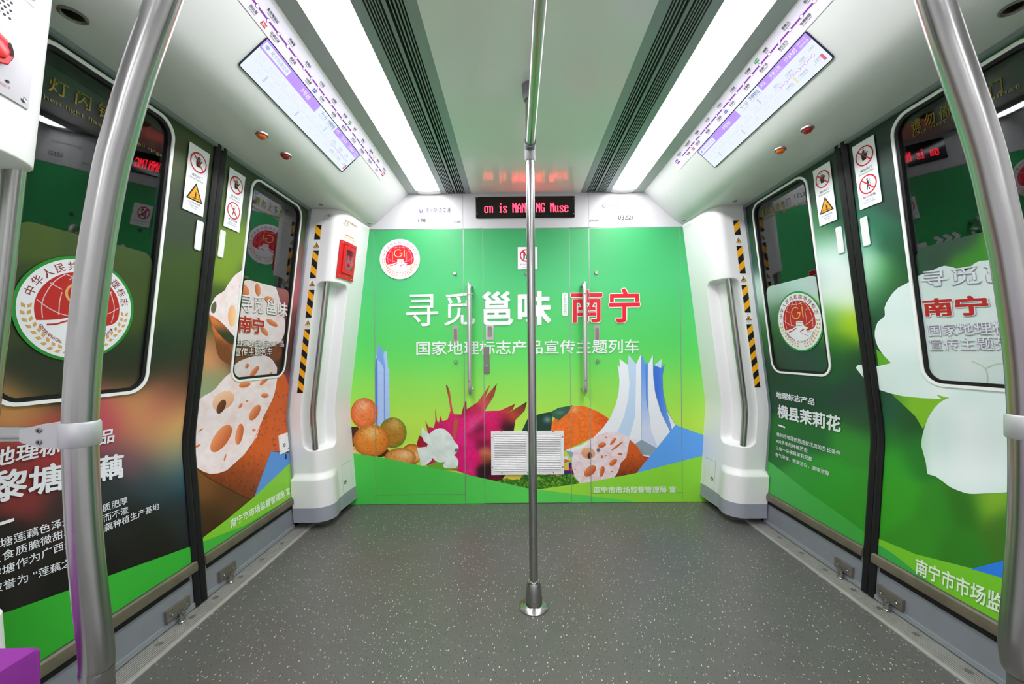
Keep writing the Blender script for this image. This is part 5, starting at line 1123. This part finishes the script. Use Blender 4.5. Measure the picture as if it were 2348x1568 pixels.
def nt(t_, a, b, c, d, col, bo=0.0): A_.text_box(t_, (n0 + wn * a, m0 + wz * c), (n0 + wn * b, m0 + wz * c), (n0 + wn * a, m0 + wz * d), col, .0006, bo, space='w')
nt('紧急开门装置操作指引', .12, .94, .84, .95, (120, 40, 40), .01); nt('1 列车停稳', .04, .32, .76, .82, (110, 50, 44)); nt('2 拉下手柄', .04, .34, .69, .75, (110, 50, 44)); nt('3 手动开门', .04, .32, .62, .68, (180, 60, 50))
nt('In an emergency, pull down the handle to open the door', .05, .94, .47, .52, (190, 150, 130)); nt('1 Wait until the train stops', .04, .4, .38, .43, (190, 150, 130)); nt('2 Pull the handle', .04, .36, .31, .36, (190, 150, 130))
nt('非紧急情况 严禁操作', .2, .82, .16, .24, (200, 60, 50), .008); nt('Use in emergency only, misuse is prohibited', .03, .95, .05, .11, (196, 80, 70))
o = orient(A_.build('instruction_notice', PAPER, mpL), 1, -1); tag(o, 'cream paper instruction notice above the red emergency box', 'notice')

# ---- call panel on the near left pillar
yf = YF[(-1, 0)]
ic = thing('emergency_intercom', 'stainless emergency call panel with red button at the top left edge', 'intercom', tuple(pillar_xyz(.30, 1.45, -1, yf, -1)))
sa, sb, za, zb = .176, .392, 1.508, 1.800
surf('face_plate', sa, sb, za, zb, -1, yf, -1, mat('intercom_steel', (176, 176, 182), .45, metal=.6), ic, -.01, .003, 12, 4)
m = MB()
def on_p(s, z, o): return pillar_xyz(s, z, -1, yf, -1, o, False)
for i in range(7):
    for j in range(9):
        p = on_p(.226 + .0085 * i + (.004 if j % 2 else 0), 1.655 + .0075 * j, .003); q = on_p(.226 + .0085 * i + (.004 if j % 2 else 0), 1.655 + .0075 * j, .02); m.lathe([(.0022, 0), (.0022, .0003)], p, tuple(q - p), 8)
sg = m.build('speaker_grille', BLACK, ic)
p = on_p(.250, 1.588, .003); q = on_p(.250, 1.588, .02)
cb = MB().lathe([(.034, 0), (.034, .003), (.032, .005), (.024, .005), (.023, .009), (.020, .011), (.004, .012)], p, tuple(q - p), 8).build('call_button', REDP, ic, 40)
def mpN(V, lift): return pillar_xyz(V[:, 0], V[:, 1], -1, yf, -1, .0035 + lift + .010 * ((V[:, 1] > 1.56) & (V[:, 1] < 1.62)), False)
A_ = Art(None, None, (-1, 0))
for a0 in (20, 140, 260): A_.line([(.250 + .0275 * math.cos(math.radians(a)), 1.588 + .0275 * math.sin(math.radians(a))) for a in range(a0, a0 + 80, 8)], .006, (46, 8, 12), 0, space='w')
orient(A_.build('printed_arrows', PAPER, lambda V, lift: pillar_xyz(V[:, 0], V[:, 1], -1, yf, -1, .0095 + lift, False), None, None, cb), 0, 1)
for t_, a, b, z, h, c in (('报警时按下', .212, .25, 1.524, .006, (190, 120, 125)), ('紧急对讲', .186, .222, 1.72, .012, (150, 120, 130)), ('Emergency Intercom', .186, .224, 1.707, .006, (150, 120, 130))):
    A_ = Art(None, None); A_.text_box(t_, (b, z), (a, z), (b, z + h), c, 0, 0, space='w'); orient(A_.build('printed_lettering', PAPER, mpN, None, None, ic), 0, 1)
for s, z in ((.187, 1.522), (.187, 1.786)):
    p = on_p(s, z, .003); q = on_p(s, z, .02); MB().lathe([(.006, 0), (.005, .0015), (.002, .0008)], p, tuple(q - p), 12).build('screw', STEEL, ic, 40)
p = on_p(.219, 1.537, .003); q = on_p(.219, 1.537, .02); MB().lathe([(.003, 0), (.003, .001)], p, tuple(q - p), 10).build('microphone', BLACK, ic)

# ================================================================== side walls of the rest of the car
for side, nm in ((-1, 'left'), (1, 'right')):
    v, f = strip(side, Y_BACK, .52, -.02, 1.83, -.05, 0.0); o = fix_normals(MB().add(v, f).build('wall_' + nm, WHITE2, None, 30)); tag(o, 'white %s side wall behind the near pillar' % nm, 'wall', **S_)

# ================================================================== POLES
cx, cy = -.0125, 1.462
t = thing('grab_pole', 'upright steel grab pole on a round floor flange in the centre', 'pole', (cx, cy, 0))
MB().tube([(cx, cy, .004), (cx, cy, 1.76)], .0165, 28).build('pole', STEEL, t, 50)
MB().lathe([(.056, 0), (.056, .004), (.050, .009), (.038, .013), (.033, .015)], (cx, cy, 0), seg=40).build('floor_flange', STEEL, t, 40)
sl = MB().lathe([(.033, .012), (.0325, .04), (.030, .07), (.026, .094), (.0235, .099), (.019, .097)], (cx, cy, 0), seg=36).build('base_sleeve', STEEL, t, 40)
MB().lathe([(.005, 0), (.005, .003), (.0025, .003), (.002, .001)], (cx, cy - .0318, .034), (0, -1, 0), 14).build('set_screw', STEELD, sl, 40)
MB().lathe([(.0185, 1.735), (.0205, 1.742), (.0215, 1.765), (.0225, 1.79), (.0215, 1.815), (.0195, 1.822), (.017, 1.826)], (cx, cy, 0), seg=28).tube([(cx, cy + .024, 1.788), (cx, cy - .045, 1.788)], .0215, 28).build('joint', CASTGREY, t, 50)
MB().tube([(cx, cy, 1.82), (cx, cy, 2.0)], .0165, 24).build('upper_pole', STEEL, t, 50)
MB().lathe([(.021, 1.972), (.024, 1.975), (.027, 1.99), (.030, 2.03), (.030, 2.031)], (cx, cy, 0), seg=28).build('ceiling_socket', CASTGREY, t, 40)
o = MB().tube([(cx, cy - .04, 1.788), (cx, -1.4, 1.788)], .0165, 28).build('overhead_rail', STEEL, None, 50); tag(o, 'horizontal steel ceiling rail running from the centre pole towards the viewer', 'rail')

def end_pole(side, Y, pix, lab, pyc):
    pts = [end_at(px, py, Y) for px, py in pix]                    # surveyed centre line in the plane of the pole
    d = np.array(pts[0]) - np.array(pts[1]); d /= np.hypot(*d)
    top = [tuple(np.array(pts[0]) + d * t_) for t_ in (.42, .2)]; low = [(pts[-1][0] - side * .005, .2), (pts[-1][0] - side * .005, .04)]
    pts = top + pts + low
    t = thing('bench_end_pole', lab, 'pole', (low[-1][0], Y, 0), 'curved poles at the bench ends')
    path = [(x, Y, z) for x, z in spline(pts, 6)]; R0 = .0215; MB().tube(path, R0, 32).build('pole', STEEL, t, 50)
    zc = end_at(0, pyc, Y)[1] if False else ZC - (pyc - PCY + ROLL * (pix[3][0] - PCX)) / F_PX * Y
    zz = np.array([p[2] for p in path]); xc = path[int(np.abs(zz - zc).argmin())][0]
    h, R1 = .0205, R0 + .0035
    cl = MB().tube([(xc, Y, zc - h), (xc, Y, zc - h + .003), (xc, Y, zc + h - .003), (xc, Y, zc + h)], [R1 - .002, R1, R1, R1 - .002], 32)
    # flat two-bolt bracket that narrows to the cross rail
    prof = [(.0, h), (.040, h - .001), (.052, h - .004), (.078, .0115), (.082, .009), (.082, -.009), (.078, -.0115), (.052, -h + .004), (.040, -h + .001), (.0, -h)]
    n = len(prof); yv = .0195; v = [(xc + side * x, Y - yv * (1 if x < .06 else .8), zc + z) for x, z in prof] + [(xc + side * x, Y + yv * (1 if x < .06 else .8), zc + z) for x, z in prof]
    cl.add(v, [(i, (i + 1) % n, n + (i + 1) % n, n + i) for i in range(n)] + [tuple(range(n)), tuple(range(n, 2 * n))])
    c = fix_normals(cl.build('clamp', ALU, t, 40))
    for dz_ in (-.0095, .0095): MB().lathe([(.0045, 0), (.004, .0015), (.002, .0015), (.0018, 0)], (xc + side * .044, Y - yv - .0005, zc + dz_), (0, -1, 0), 14).build('bolt', STEELD, c, 40)
    MB().tube([(xc + side * .075, Y, zc), (side * 1.15, Y, zc)], .0125, 24).build('cross_rail', STEEL, t, 50)
    return t
end_pole(-1, .63, [(377, 0), (341, 100), (307, 200), (278, 300), (252, 400), (219, 591), (196, 783), (185, 955), (185, 1037), (192, 1193), (205.5, 1348), (219, 1464), (223, 1522), (222, 1568)], 'curved steel bench end pole with clamp on the left', 993)
end_pole(1, .63, [(2143, 0), (2176, 100), (2211, 200), (2240, 285), (2267, 376), (2288, 468), (2309, 563), (2321, 632), (2338, 747), (2350, 860), (2357, 1006), (2356, 1182), (2347, 1330), (2337, 1434), (2334, 1484), (2340, 1530), (2354, 1568)], 'curved steel bench end pole with clamp at the right edge', 980)

# bench corner at the lower left
b = thing('bench', 'purple plastic bench seat at the lower left corner', 'bench', (-1.1, .3, 0))
outl = [(-.950, .69), (-1.095, .69), (-1.095, .50), (-1.33, .50), (-1.33, -2.0), (-.95, -2.0)]
def extr(outl, z0, z1, r, name, m, parent):
    n = len(outl); c = np.mean(outl, 0); ins = [tuple(np.array(p) + (c - np.array(p)) / np.hypot(*(c - np.array(p))) * r) for p in outl]
    v = [(x, y, z0) for x, y in outl] + [(x, y, z1 - r) for x, y in outl] + [(x, y, z1) for x, y in ins]; f = []
    for k in range(2):
        for i in range(n): j = (i + 1) % n; f.append((k * n + i, k * n + j, (k + 1) * n + j, (k + 1) * n + i))
    f += [tuple(range(n - 1, -1, -1)), tuple(range(2 * n, 3 * n))]
    return fix_normals(MB().add(v, f).build(name, m, parent, 20))
co = [tuple(p) for p in bez((-.950, .680), (-.950, .692), (-.962, .692), 5)] + outl[1:]
extr(co, .375, .462, .006, 'seat', PURPLE, b)
extr([(-1.0, .66), (-1.095, .66), (-1.095, .50), (-1.32, .50), (-1.32, -2.0), (-1.0, -2.0)], .0, .375, .004, 'seat_base', WHITE2, b)
extr([(-1.235, .44), (-1.33, .44), (-1.33, -2.0), (-1.235, -2.0)], .462, .85, .004, 'backrest', WHITE2, b)

# ================================================================== canopy lamps, route maps, screens
for (side, y, m, lab) in ((-1, 1.407, AMBER, 'amber door indicator lamp under the left canopy'), (-1, 1.553, REDL, 'dark red door indicator lamp under the left canopy'), (1, 1.542, AMBER, 'amber door indicator lamp under the right canopy'), (1, 1.398, REDL, 'dark red door indicator lamp under the right canopy')):
    x = 1.02; t = thing('indicator_lamp', lab, 'lamp', (side * x, y, 1.8135), 'door indicator lamps')
    MB().lathe([(.0215, .004), (.0215, -.0015), (.0195, -.0035), (.0165, -.0035)], (side * x, y, 1.8150), seg=28).build('bezel', STEELD, t, 40)
    MB().lathe([(.0165, -.002), (.0155, -.008), (.012, -.0125), (.006, -.0152), (.001, -.0158)], (side * x, y, 1.8150), seg=28).build('lens', m, t, 60)
def can_map(side, off=0.0):
    nx, nz = -(CF0[1] - CF1[1]) / CFL, -(CF1[0] - CF0[0]) / CFL
    def f(V, lift):
        k = V[:, 1] / CFL; l = lift + off
        return np.column_stack([side * (CF0[0] + (CF1[0] - CF0[0]) * k + nx * l), V[:, 0], CF0[1] - (CF0[1] - CF1[1]) * k + nz * l])
    return f
ST = ['科园大道', '创业路', '安吉客运站', '北湖北路', '秀峰路', '邕武路', '大鸡村', '兴桂路', '小鸡村', '东沟岭', '长堽路', '东葛路', '滨湖路', '金湖广场', '埌西', '青竹立交', '青秀山', '市博物馆', '总部基地', '广西规划馆', '庆歌路', '五象湖', '平良立交']
PY = ['KEYUAN DADAO', 'CHUANGYE LU', 'ANJI COACH STATION', 'BEIHU BEILU', 'XIUFENG LU', 'YONGWU LU', 'DAJICUN', 'XINGGUI LU', 'XIAOJICUN', 'DONGGOULING', 'CHANGGANG LU', 'DONGGE LU', 'BINHU LU', 'JINHU SQUARE', 'LANGXI', 'QINGZHU FLYOVER', 'QINGXIUSHAN', 'NANNING MUSEUM', 'CENTRAL BASE', 'GUANGXI PLANNING HALL', 'QINGGE LU', 'WUXIANG LAKE', 'PINGLIANG FLYOVER']
dots = [canopy_at(588.4, 14, -1), canopy_at(745, 220, -1)]
print('DOTS', [tuple(round(q, 3) for q in canopy_at(*p, -1)) for p in ((588.4, 14), (614, 47), (637.5, 77.6), (659, 106), (678.7, 132), (697, 156), (714, 179), (745, 220), (783, 272), (875, 393))], [tuple(round(q, 3) for q in canopy_at(*p, 1)) for p in ((1838.5, 36), (1812, 67), (1787.5, 97), (1765, 123), (1743.5, 147), (1564, 358))])
def route_map(side, lab):
    A_ = Art(None, None, (1, 0) if side < 0 else (-1, 0)); e = 1 if side < 0 else -1   # +1: text runs away from the viewer
    s0, s1, y0, y1 = (.012, .083, .72, 2.125) if side < 0 else (.006, .076, .72, 2.045); ls = .0505 if side < 0 else .0382
    A_.poly([(y0, s0), (y1, s0), (y1, s1), (y0, s1)], (226, 222, 236), 0, space='w')
    pur = (128, 48, 160); d0, dd = (1.077, .0477) if side < 0 else (1.953, -.0481)
    ends = sorted((d0 - dd * 1, d0 + dd * 21)) if side < 0 else sorted((d0, d0 + dd * 22))
    A_.line([(ends[0], ls), (ends[1], ls)], .0052, pur, .0003, space='w')
    def tx(t_, yc, sc, h, col, b=0.0, wd=None):
        V, T = glyphs(t_, b, 2); lo, hi = V.min(0), V.max(0); W_ = wd or (hi[0] - lo[0]) * h; N = (V - (lo + hi) / 2) / (hi - lo)
        A_.add(np.column_stack([yc + e * N[:, 0] * W_, sc - N[:, 1] * h * (hi[1] - lo[1]) * 1.0]), T, col, .0006, V)
    for i, (zh, en) in enumerate(zip(ST, PY)):
        y = d0 + dd * (i - 1) if side < 0 else d0 + dd * i
        if y < y0 + .03: continue
        A_.disc((y, ls), .0058, .0058, pur, .0005, space='w', n=20); A_.disc((y, ls), .0048, .0048, (240, 238, 246), .0007, space='w', n=20)
        up = (i % 2 == 0); sc = ls - .0200 if up else ls + .0145
        tx(zh, y, sc, .0100, (44, 40, 56), .012); tx(en, y, sc + .0085, .0030, (60, 56, 72), .02, wd=min(.034, .0026 * len(en)))
        tr = {2: ('2', (205, 36, 52)), 8: ('5', (54, 74, 190)), 13: ('1', (44, 160, 84)), 19: ('4', (230, 196, 80))}.get(i)
        if tr:
            q = -1 if not up else 1; sc2 = ls + q * .0185
            A_.line([(y, ls + q * .006), (y + e * .001, ls + q * .012)], .0018, pur, .0004, space='w')
            A_.poly([(y - .010, sc2 - .0058), (y + .010, sc2 - .0058), (y + .010, sc2 + .0058), (y - .010, sc2 + .0058)], tr[1], .0005, space='w'); tx(tr[0], y - e * .005, sc2, .012, (240, 240, 244), .01); tx('号线', y + e * .004, sc2, .007, (240, 240, 244))
    yl = d0 + dd * 22 + .0 if side < 0 else d0 + .045
    cq = (196, 60, 90) if side < 0 else (118, 52, 160)
    yy = 2.104 if side < 0 else 2.006
    A_.poly([(yy - .014, ls - .011), (yy + .014, ls - .011), (yy + .014, ls + .011), (yy - .014, ls + .011)], cq, .0004, space='w'); tx('3', yy - e * .006, ls, .020, (244, 244, 248), .02); tx('号线', yy + e * .006, ls, .009, (244, 244, 248), .02)
    o = orient(A_.build('route_map', PAPER, can_map(side, .0012)), 2, -1); tag(o, lab, 'sign', 'line maps on the canopies')
route_map(-1, 'long purple line map strip above the screen on the left canopy'); route_map(1, 'long purple line map strip above the screen on the right canopy')
def screen(side, lab):
    y0, y1, s0, s1 = 1.160, 1.848, (.0865), (.206)
    if side > 0: y0, y1, s0, s1 = 1.160, 1.850, .0800, .196
    e = 1 if side < 0 else -1; t = thing('display_screen', lab, 'screen', (side * .87, (y0 + y1) / 2, 1.94), 'passenger screens on the canopies')
    cm = can_map(side)
    out = rrect(y0 - .004, y1 + .004, s0 - .003, s1 + .003, .008, 5); n = len(out)
    a = cm(np.array(out), np.full(n, .0022)); b_ = cm(np.array(out), np.full(n, -.003))
    fix_normals(MB().add(np.concatenate([a, b_]), [tuple(range(n)), tuple(range(2 * n - 1, n - 1, -1))] + [(i, (i + 1) % n, n + (i + 1) % n, n + i) for i in range(n)]).build('bezel', mat('screen_bezel', (24, 20, 60), .2), t))
    A_ = Art(None, None, (e, 0)); lo = lambda f: (y0 + (y1 - y0) * f) if e > 0 else (y1 - (y1 - y0) * f); sv = lambda f: s0 + (s1 - s0) * f
    R_ = lambda a, b, c, d, col, l: A_.poly([(lo(a), sv(c)), (lo(b), sv(c)), (lo(b), sv(d)), (lo(a), sv(d))], col, l, space='w')
    A_.poly(rrect(y0, y1 - (.004 if side < 0 else 0), s0, s1, .006, 5), (238, 244, 255), 0, space='w')
    pv = (196, 154, 255)
    R_(0, .46, 0, .30, pv, .0003); R_(.665, 1, 0, .24, pv, .0003); R_(.006, .19, .055, .25, (244, 248, 255), .0005)
    def tx(t_, a, b, c, d, col, bo=0.0, l=.0008): A_.text_box(t_, (lo(a), sv(d)), (lo(b), sv(d)), (lo(a), sv(c)), col, l, bo, space='w', res=2)
    tx('南宁轨道交通', .055, .18, .09, .2, (150, 165, 225)); A_.disc((lo(.028), sv(.15)), .009, .006, (160, 190, 235), .0008, space='w', n=12)
    tx('3号线', .30, .375, .07, .22, (250, 250, 255), .012); tx('下一站', .495, .555, .06, .19, (84, 100, 180)); tx('市博物馆', .575, .65, .05, .2, (64, 84, 176), .006); tx('Next Station', .495, .55, .21, .25, (150, 160, 210)); tx('Nanning Museum', .575, .655, .22, .26, (150, 160, 210))
    tx('开往', .675, .71, .05, .16, (250, 250, 255), .008); tx('平良立交', .745, .82, .05, .16, (250, 250, 255), .012); tx('Pingliang Flyover', .74, .83, .18, .22, (244, 240, 255)); tx('17:59:03', .855, .925, .06, .18, (250, 250, 255), .012); tx('星期四 Thursday', .94, .99, .04, .10, (250, 250, 255)); tx('2024-03-28', .94, .99, .13, .2, (250, 250, 255), .008)
    for i in range(22):
        f = .04 + i * .0435; past = i < 16; col = (226, 230, 244) if past else (214, 170, 244)
        if i < 21: A_.line([(lo(f + .008), sv(.58)), (lo(f + .035), sv(.58))], .0026, col, .0003, space='w')
        A_.disc((lo(f), sv(.58)), .006, .006, col, .0004, space='w', n=14); A_.disc((lo(f), sv(.58)), .0044, .0044, (244, 248, 255), .0006, space='w', n=14)
        nm_ = ST[min(i, 22)] if True else ''
        cc = (222, 228, 242) if past else (150, 165, 205)
        hh = .40 if i % 2 == 0 else .70
        wd = .011 * len(nm_); tx(nm_, f - wd / 2, f + wd / 2, hh, hh + .07, cc); tx(PY[min(i, 22)], f - .028, f + .028, hh + .09, hh + .115, cc)
        if i in (2, 8, 13): R_(f - .006, f + .006, *((.66, .86) if i % 2 == 0 else (.30, .50)), (206, 216, 236), .0004)
        if i == 18: R_(f - .006, f + .006, .66, .84, (226, 236, 190), .0004)
    tx('五象湖', .955, .985, .36, .43, (170, 180, 215)); R_(.972, .985, .70, .90, (238, 90, 130), .0004)
    o = orient(A_.build('lit_panel', SCREEN, can_map(side, .0026), None, None, t), 2, -1)
screen(-1, 'lit passenger information screen on the left canopy'); screen(1, 'lit passenger information screen on the right canopy')
